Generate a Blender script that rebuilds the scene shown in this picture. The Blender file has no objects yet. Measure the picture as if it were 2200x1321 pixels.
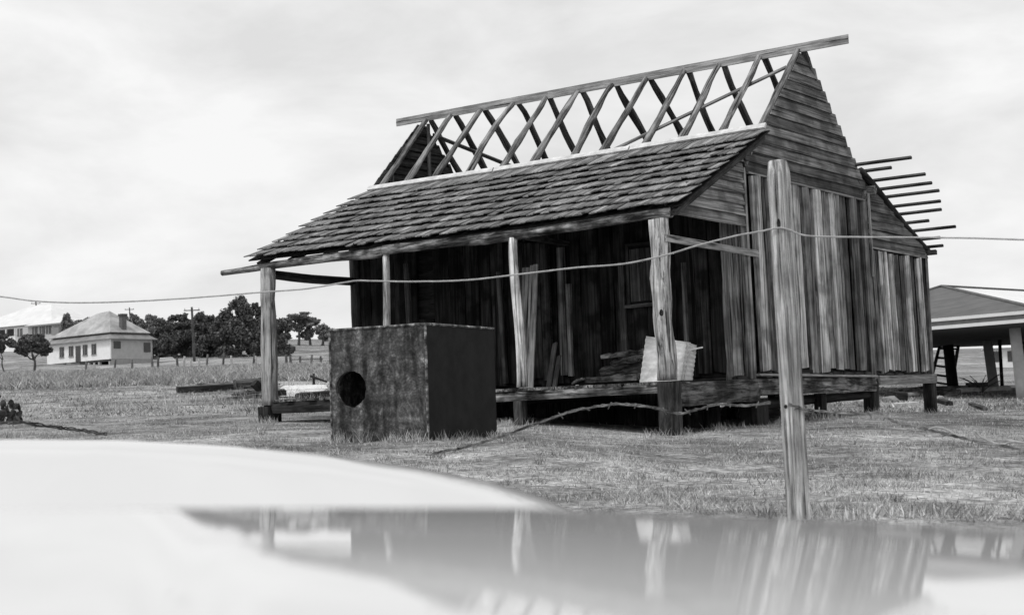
import bpy, bmesh, math, random
import numpy as np
from mathutils import Vector, Matrix, noise as mn

random.seed(7); np.random.seed(7)
SC = bpy.context.scene
COL = SC.collection

# ------------------------------------------------------------ camera
CAM = Vector((9.96271, -16.60809, -0.40705))
RT = Vector((0.797860, 0.601989, -0.032076)); UP = Vector((0.069611, -0.039148, 0.996806)); FW = Vector((-0.598810, 0.797544, 0.073139))
FPX = 3200.13
cd = bpy.data.cameras.new("camera"); cam = bpy.data.objects.new("camera", cd); COL.objects.link(cam)
rot = Matrix((RT, UP, -FW)).transposed().to_4x4()
cam.matrix_world = Matrix.Translation(CAM) @ rot
cd.sensor_width = 36; cd.lens = FPX / 2200 * 36; cd.clip_start = 0.05; cd.clip_end = 6000
cd.dof.use_dof = True; cd.dof.focus_distance = 19.5; cd.dof.aperture_fstop = 5.6
SC.camera = cam

# ------------------------------------------------------------ world, sun, exposure
SUN_EL, SUN_AZ = math.radians(60), math.radians(184)      # azimuth of the direction the light comes from
W = bpy.data.worlds.new("World"); SC.world = W; W.use_nodes = True
nt = W.node_tree; nt.nodes.clear()
N = nt.nodes.new
out = N('ShaderNodeOutputWorld'); bg = N('ShaderNodeBackground'); bg.inputs[1].default_value = 0.1
sky = N('ShaderNodeTexSky'); sky.sky_type = 'NISHITA'; sky.sun_disc = False
sky.sun_elevation = SUN_EL; sky.sun_rotation = SUN_AZ; sky.dust_density = 3
bw = N('ShaderNodeRGBToBW'); nt.links.new(sky.outputs[0], bw.inputs[0])
tc = N('ShaderNodeTexCoord')
mp = N('ShaderNodeMapping'); mp.inputs['Scale'].default_value = (1.0, 1.0, 2.6)
nt.links.new(tc.outputs['Generated'], mp.inputs[0])
n1 = N('ShaderNodeTexNoise'); n1.inputs['Scale'].default_value = 5.5; n1.inputs['Detail'].default_value = 8; n1.inputs['Roughness'].default_value = .56; n1.inputs['Distortion'].default_value = .25
nt.links.new(mp.outputs[0], n1.inputs[0])
mr = N('ShaderNodeMapRange'); mr.inputs[1].default_value = .36; mr.inputs[2].default_value = .64
mr.inputs[3].default_value = 7.3; mr.inputs[4].default_value = 9.2
nt.links.new(n1.outputs[0], mr.inputs[0])
m1 = N('ShaderNodeMath'); m1.operation = 'MINIMUM'; m1.inputs[1].default_value = 8
nt.links.new(bw.outputs[0], m1.inputs[0])
m2 = N('ShaderNodeMath'); m2.operation = 'MULTIPLY_ADD'; m2.inputs[1].default_value = .06
nt.links.new(m1.outputs[0], m2.inputs[0]); nt.links.new(mr.outputs[0], m2.inputs[2])
nt.links.new(m2.outputs[0], bg.inputs[0]); nt.links.new(bg.outputs[0], out.inputs[0])
sd = bpy.data.lights.new("sun", 'SUN'); sd.energy = 1.55; sd.angle = math.radians(12); sd.color = (1, 1, 1)
sun = bpy.data.objects.new("sun", sd); COL.objects.link(sun)
sv = Vector((math.sin(SUN_AZ) * math.cos(SUN_EL), math.cos(SUN_AZ) * math.cos(SUN_EL), math.sin(SUN_EL)))
sun.rotation_euler = sv.to_track_quat('Z', 'Y').to_euler()
SC.view_settings.view_transform = 'Standard'; SC.view_settings.look = 'None'
SC.view_settings.exposure = 0.0; SC.view_settings.gamma = 1.0; SC.view_settings.use_curve_mapping = False

# ------------------------------------------------------------ projection helpers (photo pixels, 2200 wide, to places in the world)
def ray(px, py):
    return FW + RT * ((px - 1100) / FPX) + UP * ((660.5 - py) / FPX)
def on_plane(px, py, n, c):
    d = ray(px, py); n = Vector(n); t = (c - n.dot(CAM)) / n.dot(d); return CAM + d * t
def onx(px, py, X): return on_plane(px, py, (1, 0, 0), X)
def ony(px, py, Y): return on_plane(px, py, (0, 1, 0), Y)
def onz(px, py, Z): return on_plane(px, py, (0, 0, 1), Z)
def at(px, py, dist):
    d = ray(px, py); h = math.hypot(d.x, d.y); return CAM + d * (dist / h)
FH = Vector((-0.600407, 0.799695, 0)).normalized(); RH = Vector((FH.y, -FH.x, 0))
def sd2w(s, d, z): return Vector((CAM.x, CAM.y, 0)) + RH * s + FH * d + Vector((0, 0, z))

# ------------------------------------------------------------ terrain height
TD = [0, 3, 5.5, 8, 15.4, 19.3, 21, 23.7, 26.4, 30, 45, 60, 90, 150, 190, 260, 300, 600, 4000]
TL = [-1.55, -1.52, -1.25, -.97, -.62, -.50, -.44, -.34, -.22, -.08, .75, 1.45, 3.02, 5.6, 7.95, 13.6, 16.7, 30, 40]
TM = [-1.55, -1.52, -1.25, -.97, -.64, -.56, -.53, -.42, -.30, -.15, .55, 1.2, 2.8, 5.2, 7.2, 12, 15, 28, 40]
TR = [-1.55, -1.52, -1.25, -.97, -.80, -.714, -.68, -.62, -.56, -.42, .15, .7, 2.0, 4.0, 5.5, 9, 12, 24, 40]
TQ = [-1.55, -1.52, -1.25, -.98, -.82, -.68, -.62, -.55, -.58, -.52, -.12, .35, 1.4, 3.2, 4.6, 8.0, 10.2, 21, 40]
TF = [-1.55, -1.52, -1.25, -1.0, -.85, -.72, -.68, -.64, -.62, -.56, -.30, .28, 1.2, 3.0, 4.4, 7.6, 10.0, 21, 40]
TPX = [580, 1118, 1447, 1860, 2200]
TT = [TL, TM, TR, TQ, TF]
def gz(x, y):
    dx, dy = x - CAM.x, y - CAM.y
    d = dx * FH.x + dy * FH.y; s = dx * RH.x + dy * RH.y
    r = math.hypot(d, s)
    if d < .3: px = 580 if s < 0 else 2200
    else: px = 1100 + FPX * s / d
    px = min(max(px, 580), 2200)
    dd = d if abs(px - 1100) < 1200 and d > 0 else r
    dd = max(dd, 0) if d > 0 else min(r, 6)
    i = 0
    while i < len(TPX) - 2 and px > TPX[i + 1]: i += 1
    f = (px - TPX[i]) / (TPX[i + 1] - TPX[i])
    a = np.interp(dd, TD, TT[i]); b = np.interp(dd, TD, TT[i + 1])
    z = a * (1 - f) + b * f
    if d < 0:
        z = -1.55
    k = min(max((r - 5) / 6, 0), 1)
    z += k * (.035 * mn.noise(Vector((x * .9, y * .9, 0))) + .05 * mn.noise(Vector((x * .22, y * .22, 5))))
    if r > 60: z += min((r - 60) / 100, 1) * .5 * mn.noise(Vector((x * .03, y * .03, 9)))
    return float(z)
def gat(px, d):
    s = (px - 1100) / FPX * d
    p = sd2w(s, d, 0); p.z = gz(p.x, p.y); return p

# ------------------------------------------------------------ materials (all grey: the photograph has no colour)
def newmat(name):
    m = bpy.data.materials.new(name); m.use_nodes = True
    return m, m.node_tree, m.node_tree.nodes['Principled BSDF']
def g(v): return (v, v, v, 1)
def ramp(t, pts):
    r = t.nodes.new('ShaderNodeValToRGB'); e = r.color_ramp.elements
    while len(e) < len(pts): e.new(.5)
    for q, (p, v) in zip(e, pts): q.position = p; q.color = g(v)
    return r
def wood(name, lo, hi, scale=(1.2, 22, 22), blot=.5, rough=.85, bump=.35, dark_ends=False):
    m, t, b = newmat(name); L = t.links.new
    tc = t.nodes.new('ShaderNodeTexCoord'); oi = t.nodes.new('ShaderNodeObjectInfo')
    mul = t.nodes.new('ShaderNodeMath'); mul.operation = 'MULTIPLY'; mul.inputs[1].default_value = 57.0
    L(oi.outputs['Random'], mul.inputs[0])
    cmb = t.nodes.new('ShaderNodeCombineXYZ'); L(mul.outputs[0], cmb.inputs[0]); L(mul.outputs[0], cmb.inputs[1])
    add = t.nodes.new('ShaderNodeVectorMath'); L(tc.outputs['Object'], add.inputs[0]); L(cmb.outputs[0], add.inputs[1])
    mp = t.nodes.new('ShaderNodeMapping'); mp.inputs['Scale'].default_value = scale; L(add.outputs[0], mp.inputs[0])
    n = t.nodes.new('ShaderNodeTexNoise'); n.inputs['Scale'].default_value = 1.6; n.inputs['Detail'].default_value = 10; n.inputs['Roughness'].default_value = .74; n.inputs['Distortion'].default_value = .5
    L(mp.outputs[0], n.inputs[0])
    r0 = ramp(t, [(.40, lo * .7), (.49, (lo + hi) * .45), (.57, hi), (.68, min(hi * 1.45, .8))]); L(n.outputs[0], r0.inputs[0])
    mpc = t.nodes.new('ShaderNodeMapping'); mpc.inputs['Scale'].default_value = (scale[0] * .5, scale[1] * .8, scale[2] * .8); L(add.outputs[0], mpc.inputs[0])
    nc = t.nodes.new('ShaderNodeTexNoise'); nc.inputs['Scale'].default_value = 1.9; nc.inputs['Detail'].default_value = 4; L(mpc.outputs[0], nc.inputs[0])
    rc = ramp(t, [(.33, .1), (.37, .7), (.42, 1.0)]); L(nc.outputs[0], rc.inputs[0])
    r = t.nodes.new('ShaderNodeMixRGB'); r.blend_type = 'MULTIPLY'; r.inputs[0].default_value = 1; L(r0.outputs[0], r.inputs[1]); L(rc.outputs[0], r.inputs[2])
    n2 = t.nodes.new('ShaderNodeTexNoise'); n2.inputs['Scale'].default_value = 2.6; n2.inputs['Detail'].default_value = 5; L(add.outputs[0], n2.inputs[0])
    r2 = ramp(t, [(.40, 1 - blot), (.50, 1 - blot * .35), (.58, 1.0)]); L(n2.outputs[0], r2.inputs[0])
    mx = t.nodes.new('ShaderNodeMixRGB'); mx.blend_type = 'MULTIPLY'; mx.inputs[0].default_value = 1; L(r.outputs[0], mx.inputs[1]); L(r2.outputs[0], mx.inputs[2])
    mx2 = t.nodes.new('ShaderNodeMixRGB'); mx2.blend_type = 'MULTIPLY'; mx2.inputs[0].default_value = 1; L(mx.outputs[0], mx2.inputs[1]); L(oi.outputs['Color'], mx2.inputs[2])
    L(mx2.outputs[0], b.inputs['Base Color']); b.inputs['Roughness'].default_value = rough; b.inputs['Specular IOR Level'].default_value = .2
    bp = t.nodes.new('ShaderNodeBump'); bp.inputs['Strength'].default_value = bump; bp.inputs['Distance'].default_value = .02; L(n.outputs[0], bp.inputs['Height']); L(bp.outputs[0], b.inputs['Normal'])
    return m
def blotchy(name, pts, sc=6, detail=8, rough=.8, bump=.2, spec=.3, stretch=(1, 1, 1), metal=0, dist=0.02, coord='Object'):
    m, t, b = newmat(name); L = t.links.new
    tc = t.nodes.new('ShaderNodeTexCoord'); oi = t.nodes.new('ShaderNodeObjectInfo')
    mp = t.nodes.new('ShaderNodeMapping'); mp.inputs['Scale'].default_value = stretch; L(tc.outputs[coord], mp.inputs[0])
    n = t.nodes.new('ShaderNodeTexNoise'); n.inputs['Scale'].default_value = sc; n.inputs['Detail'].default_value = detail; n.inputs['Roughness'].default_value = .65; L(mp.outputs[0], n.inputs[0])
    r = ramp(t, pts); L(n.outputs[0], r.inputs[0])
    mx2 = t.nodes.new('ShaderNodeMixRGB'); mx2.blend_type = 'MULTIPLY'; mx2.inputs[0].default_value = 1; L(r.outputs[0], mx2.inputs[1]); L(oi.outputs['Color'], mx2.inputs[2])
    L(mx2.outputs[0], b.inputs['Base Color']); b.inputs['Roughness'].default_value = rough; b.inputs['Specular IOR Level'].default_value = spec; b.inputs['Metallic'].default_value = metal
    bp = t.nodes.new('ShaderNodeBump'); bp.inputs['Strength'].default_value = bump; bp.inputs['Distance'].default_value = dist; L(n.outputs[0], bp.inputs['Height']); L(bp.outputs[0], b.inputs['Normal'])
    return m
M = {}
M['slab'] = wood('weathered_slab', .13, .42, (.35, 12, 12), .5, bump=.8)
M['split'] = wood('split_post_timber', .16, .52, (.9, 34, 34), .35, bump=1.0)
M['board'] = wood('weathered_board', .13, .30, (.5, 18, 18), .5)
M['vwall'] = wood('shaded_verandah_slab', .010, .052, (.35, 10, 10), .75)  # the verandah's shade is put into this slab colour
M['dark'] = wood('dark_timber', .03, .09, (1.2, 16, 16), .5)  # dark timber; on the far gable's inner boards it stands for shade
M['pole'] = wood('bare_pole', .18, .66, (.6, 17, 17), .4, bump=.9)
M['shingle'] = wood('shingle_timber', .09, .27, (1.6, 26, 26), .35, bump=.3)
M['sawn'] = wood('sawn_timber', .28, .46, (1.0, 18, 18), .25, bump=.15)
M['log'] = wood('rotting_log', .03, .22, (1.4, 12, 12), .75, bump=1.0)
M['black'] = wood('black_timber', .012, .04, (1.2, 9, 9), .4)  # plain black; also paints the dark under the hut and in holes
M['tank'] = blotchy('lichened_iron', [(.34, .02), (.44, .05), (.53, .085), (.61, .15), (.70, .36)], 10, 15, .85, .6)
def tankmat():
    m = M['tank']; t = m.node_tree; L = t.links.new; b = t.nodes['Principled BSDF']
    src = b.inputs['Base Color'].links[0].from_socket
    tc = t.nodes.new('ShaderNodeTexCoord'); mp = t.nodes.new('ShaderNodeMapping'); mp.inputs['Scale'].default_value = (5, 5, .7); L(tc.outputs['Object'], mp.inputs[0])
    n = t.nodes.new('ShaderNodeTexNoise'); n.inputs['Scale'].default_value = 2.0; n.inputs['Detail'].default_value = 7; L(mp.outputs[0], n.inputs[0])
    r = ramp(t, [(.36, .35), (.48, .9), (.62, 1.5)]); L(n.outputs[0], r.inputs[0])
    n2 = t.nodes.new('ShaderNodeTexNoise'); n2.inputs['Scale'].default_value = 38; n2.inputs['Detail'].default_value = 4; L(tc.outputs['Object'], n2.inputs[0])
    r2 = ramp(t, [(.40, .72), (.5, 1), (.66, 1.45)]); L(n2.outputs[0], r2.inputs[0])
    for rr in (r, r2):
        x = t.nodes.new('ShaderNodeMixRGB'); x.blend_type = 'MULTIPLY'; x.inputs[0].default_value = 1; L(src, x.inputs[1]); L(rr.outputs[0], x.inputs[2]); src = x.outputs[0]
    L(src, b.inputs['Base Color'])
tankmat()
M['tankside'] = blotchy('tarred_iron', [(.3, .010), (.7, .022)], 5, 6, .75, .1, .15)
M['tin'] = blotchy('galvanised_iron', [(.35, .5), (.65, .78)], 7, 4, .5, .05, .4, (1, 1, 1))
M['wire'] = blotchy('galvanised_wire', [(.3, .3), (.7, .5)], 30, 2, .5, 0, .5)
M['barb'] = blotchy('rusty_wire', [(.35, .05), (.65, .35)], 14, 4, .8, 0, .2)
M['whitewall'] = blotchy('white_weatherboard', [(.3, .72), (.7, .84)], 2, 4, .8, .02)
M['greywall'] = blotchy('grey_weatherboard', [(.3, .36), (.7, .44)], 2, 4, .8, .02)
M['farroof'] = blotchy('weathered_roof_iron', [(.35, .28), (.65, .5)], .8, 5, .6, .02)
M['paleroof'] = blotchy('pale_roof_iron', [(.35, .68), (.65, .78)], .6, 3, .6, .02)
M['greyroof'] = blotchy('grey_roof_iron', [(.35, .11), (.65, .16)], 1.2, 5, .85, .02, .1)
M['glass'] = blotchy('dark_window', [(.3, .02), (.7, .04)], 2, 2, .15, 0, .5)
M['brick'] = blotchy('sooty_brick', [(.3, .08), (.7, .18)], 8, 4, .9, .1)
M['concrete'] = blotchy('pale_concrete', [(.3, .36), (.7, .5)], 4, 5, .85, .1)
M['soffit'] = blotchy('dark_soffit', [(.3, .06), (.7, .09)], 2, 3, .9, .02)
M['bark'] = blotchy('tree_bark', [(.3, .06), (.7, .25)], 3, 5, .9, .2)
M['stone'] = blotchy('pale_stone', [(.3, .2), (.7, .5)], 5, 5, .9, .3)
M['rubber'] = blotchy('tyre_rubber', [(.3, .02), (.7, .03)], 5, 2, .7, .05)
M['chrome'] = blotchy('chrome', [(.3, .6), (.7, .7)], 2, 2, .12, 0, .5, metal=1)
def leafmat(name, lo, hi):
    m, t, b = newmat(name); L = t.links.new
    geo = t.nodes.new('ShaderNodeNewGeometry'); r = ramp(t, [(0, lo), (1, hi)])
    L(geo.outputs['Random Per Island'], r.inputs[0]); L(r.outputs[0], b.inputs['Base Color'])
    b.inputs['Roughness'].default_value = .7; b.inputs['Specular IOR Level'].default_value = .2
    return m
M['leaf'] = leafmat('dark_foliage', .03, .17); M['leaf2'] = leafmat('grey_foliage', .08, .26)
def grassmat():
    m, t, b = newmat('dry_grass_blades'); L = t.links.new
    tc = t.nodes.new('ShaderNodeTexCoord')
    n = t.nodes.new('ShaderNodeTexNoise'); n.inputs['Scale'].default_value = 1.5; n.inputs['Detail'].default_value = 5; L(tc.outputs['Object'], n.inputs[0])
    r1 = ramp(t, [(.40, .55), (.5, .88), (.6, 1.15)]); L(n.outputs[0], r1.inputs[0])
    geo = t.nodes.new('ShaderNodeNewGeometry'); r = ramp(t, [(0, .16), (.5, .40), (1, .70)]); L(geo.outputs['Random Per Island'], r.inputs[0])
    mx = t.nodes.new('ShaderNodeMixRGB'); mx.blend_type = 'MULTIPLY'; mx.inputs[0].default_value = 1; L(r.outputs[0], mx.inputs[1]); L(r1.outputs[0], mx.inputs[2])
    L(mx.outputs[0], b.inputs['Base Color']); b.inputs['Roughness'].default_value = .8; b.inputs['Specular IOR Level'].default_value = .15
    return m
M['grass'] = grassmat()
def groundmat():
    m, t, b = newmat('paddock_ground'); L = t.links.new
    tc = t.nodes.new('ShaderNodeTexCoord')
    def nz(sc, det, ro=.6):
        n = t.nodes.new('ShaderNodeTexNoise'); n.inputs['Scale'].default_value = sc; n.inputs['Detail'].default_value = det; n.inputs['Roughness'].default_value = ro; L(tc.outputs['Object'], n.inputs[0]); return n
    a = nz(14, 10, .75); c = nz(.35, 6); f = nz(.035, 5)
    r = ramp(t, [(.34, .07), (.46, .22), (.56, .40), (.68, .62)]); L(a.outputs[0], r.inputs[0])
    r2 = ramp(t, [(.38, .45), (.5, .9), (.62, 1.3)]); L(c.outputs[0], r2.inputs[0])
    r3 = ramp(t, [(.35, .75), (.65, 1.2)]); L(f.outputs[0], r3.inputs[0])
    x1 = t.nodes.new('ShaderNodeMixRGB'); x1.blend_type = 'MULTIPLY'; x1.inputs[0].default_value = 1; L(r.outputs[0], x1.inputs[1]); L(r2.outputs[0], x1.inputs[2])
    x2 = t.nodes.new('ShaderNodeMixRGB'); x2.blend_type = 'MULTIPLY'; x2.inputs[0].default_value = 1; L(x1.outputs[0], x2.inputs[1]); L(r3.outputs[0], x2.inputs[2])
    e_ = nz(2.4, 6); r4 = ramp(t, [(.38, .62), (.48, .92), (.6, 1.2)]); L(e_.outputs[0], r4.inputs[0])
    x3 = t.nodes.new('ShaderNodeMixRGB'); x3.blend_type = 'MULTIPLY'; x3.inputs[0].default_value = 1; L(x2.outputs[0], x3.inputs[1]); L(r4.outputs[0], x3.inputs[2]); x2 = x3
    L(x2.outputs[0], b.inputs['Base Color']); b.inputs['Roughness'].default_value = .95; b.inputs['Specular IOR Level'].default_value = .1
    bp = t.nodes.new('ShaderNodeBump'); bp.inputs['Strength'].default_value = .6; bp.inputs['Distance'].default_value = .04; L(a.outputs[0], bp.inputs['Height']); L(bp.outputs[0], b.inputs['Normal'])
    return m
M['ground'] = groundmat()
def paint():
    m, t, b = newmat('white_car_paint')
    b.inputs['Base Color'].default_value = g(.64); b.inputs['Roughness'].default_value = .04; b.inputs['Specular IOR Level'].default_value = .5; b.inputs['IOR'].default_value = 1.35
    return m
M['paint'] = paint()

# ------------------------------------------------------------ object helpers
WM = {}
def setparent(o, parent, mw):
    WM[o.name] = mw
    if parent is not None:
        o.parent = parent; o.matrix_parent_inverse = WM[parent.name].inverted()
    o.matrix_basis = mw
def thing(name, loc, label, cat, group=None):
    o = bpy.data.objects.new(name, None); COL.objects.link(o); o.empty_display_size = .2
    setparent(o, None, Matrix.Translation(Vector(loc)))
    o['label'] = label; o['category'] = cat
    if group: o['group'] = group
    return o
def tag(o, label, cat, group=None):
    o['label'] = label; o['category'] = cat
    if group: o['group'] = group
    return o
def obj(name, me, mat, parent=None, mw=None, tone=None, smooth=False, label=None):
    if mat is not None and not me.materials: me.materials.append(mat)
    if smooth and me.polygons: me.polygons.foreach_set('use_smooth', [True] * len(me.polygons))
    o = bpy.data.objects.new(name, me); COL.objects.link(o)
    setparent(o, parent, mw if mw is not None else Matrix.Identity(4))
    if tone is not None: o.color = (tone, tone, tone, 1)
    if label: o['label'] = label
    return o
def mesh(name, vs, fs):
    me = bpy.data.meshes.new(name); me.from_pydata([tuple(v) for v in vs], [], fs); me.update(); return me
def frame(A, B, hint=(0, 0, 1)):
    """matrix with local X from A to B; local Z as near to hint as can be"""
    A = Vector(A); B = Vector(B); x = (B - A).normalized(); h = Vector(hint)
    y = h.cross(x)
    if y.length < 1e-4: y = Vector((0, 1, 0)).cross(x)
    y.normalize(); z = x.cross(y)
    m = Matrix((x, y, z)).transposed().to_4x4(); m.translation = A
    return m, (B - A).length
def plank_mesh(L, w, t, seg=4, jw=.0, jt=.0, taper=1.0, bow=0.0, ragged=0.0, bulge=0.0):
    """board along +X, width along Y, thickness along Z (centred)"""
    vs = []; fs = []
    for i in range(seg + 1):
        f = i / seg; x = L * f
        ww = w * (1 + (taper - 1) * f) * .5
        a = ww * (1 + random.uniform(-jw, jw)); b = ww * (1 + random.uniform(-jw, jw))
        off = bow * math.sin(math.pi * f)
        r0 = random.uniform(-ragged, ragged) if i in (0, seg) else 0
        r1 = random.uniform(-ragged, ragged) if i in (0, seg) else 0
        zt = t * .5 * (1 + random.uniform(-jt, jt))
        vs += [(x + r0, -a + off, -t / 2), (x + r1, b + off, -t / 2), (x + r1, b + off, zt * .7), (x + (r0 + r1) / 2, off + random.uniform(-.15, .15) * ww, zt + bulge), (x + r0, -a + off, zt * .7)]
    n = 5
    for i in range(seg):
        for k in range(n):
            p = i * n + k; q = i * n + (k + 1) % n
            fs.append((p, q, q + n, p + n))
    fs.append(tuple(range(n))[::-1]); fs.append(tuple(range(seg * n, seg * n + n)))
    fs = [f[::-1] for f in fs]
    return mesh('plank', vs, fs)
def plank(name, parent, A, B, w, t, mat, hint=(0, 0, 1), tone=1.0, label=None, **k):
    m, L = frame(A, B, hint)
    return obj(name, plank_mesh(L, w, t, **k), M[mat], parent, m, tone, label=label)
def pole_mesh(L, r0, r1, seg=8, sides=10, wob=.0, rough=.06, bow=0.0):
    vs = []; fs = []; ph = random.uniform(0, 6); sd_ = random.uniform(0, 100)
    for i in range(seg + 1):
        f = i / seg; r = r0 + (r1 - r0) * f
        cy = wob * math.sin(ph + f * 5.3) + bow * math.sin(math.pi * f); cz = wob * math.cos(ph * 1.7 + f * 4.1)
        if i in (0, seg): cy *= .4; cz *= .4
        for k in range(sides):
            a = 2 * math.pi * k / sides
            rr = r * (1 + rough * 2.2 * mn.noise(Vector((math.cos(a) * 1.3, math.sin(a) * 1.3 + sd_, f * L * 2.2))))
            vs.append((L * f, cy + rr * math.cos(a), cz + rr * math.sin(a)))
    for i in range(seg):
        for k in range(sides):
            p = i * sides + k; q = i * sides + (k + 1) % sides
            fs.append((p, p + sides, q + sides, q))
    fs.append(tuple(range(sides))); fs.append(tuple(range(seg * sides, seg * sides + sides))[::-1])
    return mesh('pole', vs, [f[::-1] for f in fs])
def pole(name, parent, A, B, r0, r1, mat, tone=1.0, label=None, smooth=True, **k):
    m, L = frame(A, B, (0, 1, 0))
    return obj(name, pole_mesh(L, r0, r1, **k), M[mat], parent, m, tone, smooth=smooth, label=label)
def boxm(lo, hi):
    x0, y0, z0 = lo; x1, y1, z1 = hi
    v = [(x0, y0, z0), (x1, y0, z0), (x1, y1, z0), (x0, y1, z0), (x0, y0, z1), (x1, y0, z1), (x1, y1, z1), (x0, y1, z1)]
    return v, [(0, 3, 2, 1), (4, 5, 6, 7), (0, 1, 5, 4), (1, 2, 6, 5), (2, 3, 7, 6), (3, 0, 4, 7)]
def box(name, parent, lo, hi, mat, tone=1.0, mw=None, label=None):
    v, f = boxm(lo, hi); return obj(name, mesh(name, v, f), M[mat], parent, mw, tone, label=label)
def tube(name, pts, r, mat, parent=None, sides=6, tone=1.0, jit=0.0, sub=6, rj=0.0):
    # Catmull-Rom through pts
    P = [Vector(p) for p in pts]; Q = []
    for i in range(len(P) - 1):
        p0 = P[max(i - 1, 0)]; p1 = P[i]; p2 = P[i + 1]; p3 = P[min(i + 2, len(P) - 1)]
        for k in range(sub):
            t = k / sub
            q = .5 * ((2 * p1) + (p2 - p0) * t + (2 * p0 - 5 * p1 + 4 * p2 - p3) * t * t + (3 * p1 - p0 - 3 * p2 + p3) * t ** 3)
            Q.append(q + Vector((random.uniform(-jit, jit), random.uniform(-jit, jit), random.uniform(-jit, jit))))
    Q.append(P[-1]); vs = []; fs = []; base = Q[0].copy()
    for i, q in enumerate(Q):
        t = (Q[min(i + 1, len(Q) - 1)] - Q[max(i - 1, 0)]).normalized()
        a = t.cross(Vector((0, 0, 1)));
        if a.length < 1e-3: a = t.cross(Vector((1, 0, 0)))
        a.normalize(); b = t.cross(a); rr = r * (1 + random.uniform(-rj, rj))
        for k in range(sides):
            an = 2 * math.pi * k / sides; vs.append(q - base + a * rr * math.cos(an) + b * rr * math.sin(an))
    for i in range(len(Q) - 1):
        for k in range(sides):
            p = i * sides + k; s = i * sides + (k + 1) % sides; fs.append((p, s, s + sides, p + sides))
    fs.append(tuple(range(sides))[::-1]); fs.append(tuple(range(len(vs) - sides, len(vs))))
    return obj(name, mesh(name, vs, fs), M[mat], parent, Matrix.Translation(base), tone, smooth=True)
def copyobj(o, mw, parent=None, tone=None, label=None):
    c = o.copy(); COL.objects.link(c); setparent(c, parent, mw)
    if tone is not None: c.color = (tone, tone, tone, 1)
    if label: c['label'] = label
    return c

# ------------------------------------------------------------ ground
def build_ground():
    ths = sorted(set([round(-180 + 6 * i, 3) for i in range(60)] + [round(-26 + .4 * i, 3) for i in range(131)]))
    ds = [.5]
    while ds[-1] < 4000: ds.append(ds[-1] * (1.035 if ds[-1] < 60 else 1.09))
    vs = [(CAM.x, CAM.y, -1.55)]; fs = []
    n = len(ths)
    for d in ds:
        for a in ths:
            r = math.radians(a); p = sd2w(math.sin(r) * d, math.cos(r) * d, 0); vs.append((p.x, p.y, gz(p.x, p.y)))
    for k in range(n): fs.append((0, 1 + (k + 1) % n, 1 + k))
    for i in range(len(ds) - 1):
        for k in range(n):
            a = 1 + i * n + k; b = 1 + i * n + (k + 1) % n
            fs.append((a, b, b + n, a + n))
    o = obj('ground', mesh('ground', vs, fs), M['ground'], smooth=True); o['kind'] = 'structure'; return o
build_ground()

# ------------------------------------------------------------ the timber hut
Hx0, Hx1 = -7.60, 0.0
V1, V2, V3, VR, ZR = 2.22, 6.36, 8.95, 4.29, 5.14
hut = thing('timber_hut', (-3.8, 4.0, -.5), 'old slab hut with shingled verandah roof and bare rafters above its weatherboard gable', 'hut')

# verandah roof: light-blocking sheet, shingles, top strip
eL, eR, tL, tR = -7.78, .30, -7.72, .12
EV, EZ, TV, TZ = -.10, 2.25, 2.90, 3.68
def roofpt(u, f, lift=0.0):                      # u 0..1 left to right, f 0..1 eave to top
    xl = eL + (tL - eL) * f; xr = eR + (tR - eR) * f
    n = Vector((0, -(TZ - EZ), (TV - EV))).normalized()
    sag = -.035 * math.sin(math.pi * u) * (1 - f * .4)
    return Vector((xl + (xr - xl) * u, EV + (TV - EV) * f, EZ + (TZ - EZ) * f + sag)) + n * lift
SL = math.hypot(TV - EV, TZ - EZ)
def slabmesh(nu, lift0, lift1, f0=0, f1=1):
    vs = []; fs = []
    for i in range(nu + 1):
        for f, l in ((f0, lift0), (f1, lift0), (f1, lift1), (f0, lift1)): vs.append(roofpt(i / nu, f, l))
    for i in range(nu):
        for k in range(4):
            a = i * 4 + k; b = i * 4 + (k + 1) % 4; fs.append((a, a + 4, b + 4, b))
    fs.append((0, 1, 2, 3)); fs.append((nu * 4 + 3, nu * 4 + 2, nu * 4 + 1, nu * 4))
    return vs, fs
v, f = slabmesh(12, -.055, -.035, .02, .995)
vroof = obj('verandah_roof', mesh('roof_light_block', v, f), M['black'], hut)  # black sheet added below the shingles against light leaks
NC, NCOL = 9, 54
expo = .335 / SL
rows = [i * expo for i in range(NC)]
cand = []
sh_meshes = []
for k in range(6):
    L_ = 1.0; w = 1.0
    sh_meshes.append(None)
def shingle_mesh(L, w):
    t0 = .016; t1 = .008; vs = []
    nseg = 2
    je = [random.uniform(-.012, .012) for _ in range(2)]
    c = random.uniform(-.004, .006)
    for x, t in ((0, t0), (L * .5, (t0 + t1) / 2), (L, t1)):
        j = je if x == 0 else [0, 0]
        vs += [(x + j[0], -w / 2, 0), (x + j[1], w / 2, 0), (x + j[1], w / 2, t), (x + (j[0] + j[1]) / 2, 0, t + c), (x + j[0], -w / 2, t)]
    fs = [(0, 1, 2, 3, 4), (14, 13, 12, 11, 10)]
    for i in range(2):
        for k in range(5):
            a = i * 5 + k; b = i * 5 + (k + 1) % 5; fs.append((a, a + 5, b + 5, b))
    return mesh('shingle', vs, fs)
shm = [shingle_mesh(.42, .152) for _ in range(8)]; shtop = [shingle_mesh(.62, .152) for _ in range(5)]
shstuff_v, shstuff_f = [], []
allsh = []
for r_ in range(NC):
    x = random.uniform(-.01, .01); c = 0
    us = []
    n_ = NCOL
    ed = np.cumsum([0] + [random.uniform(.75, 1.25) for _ in range(n_)]); ed = ed / ed[-1]
    for c in range(n_):
        allsh.append((r_, ed[c], ed[c + 1]))
order = sorted(allsh, key=lambda s: -(s[1] * 1.0 + (NC - s[0]) * .012))     # nearest (right, low) show largest
keep = set(order[:300])
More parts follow.
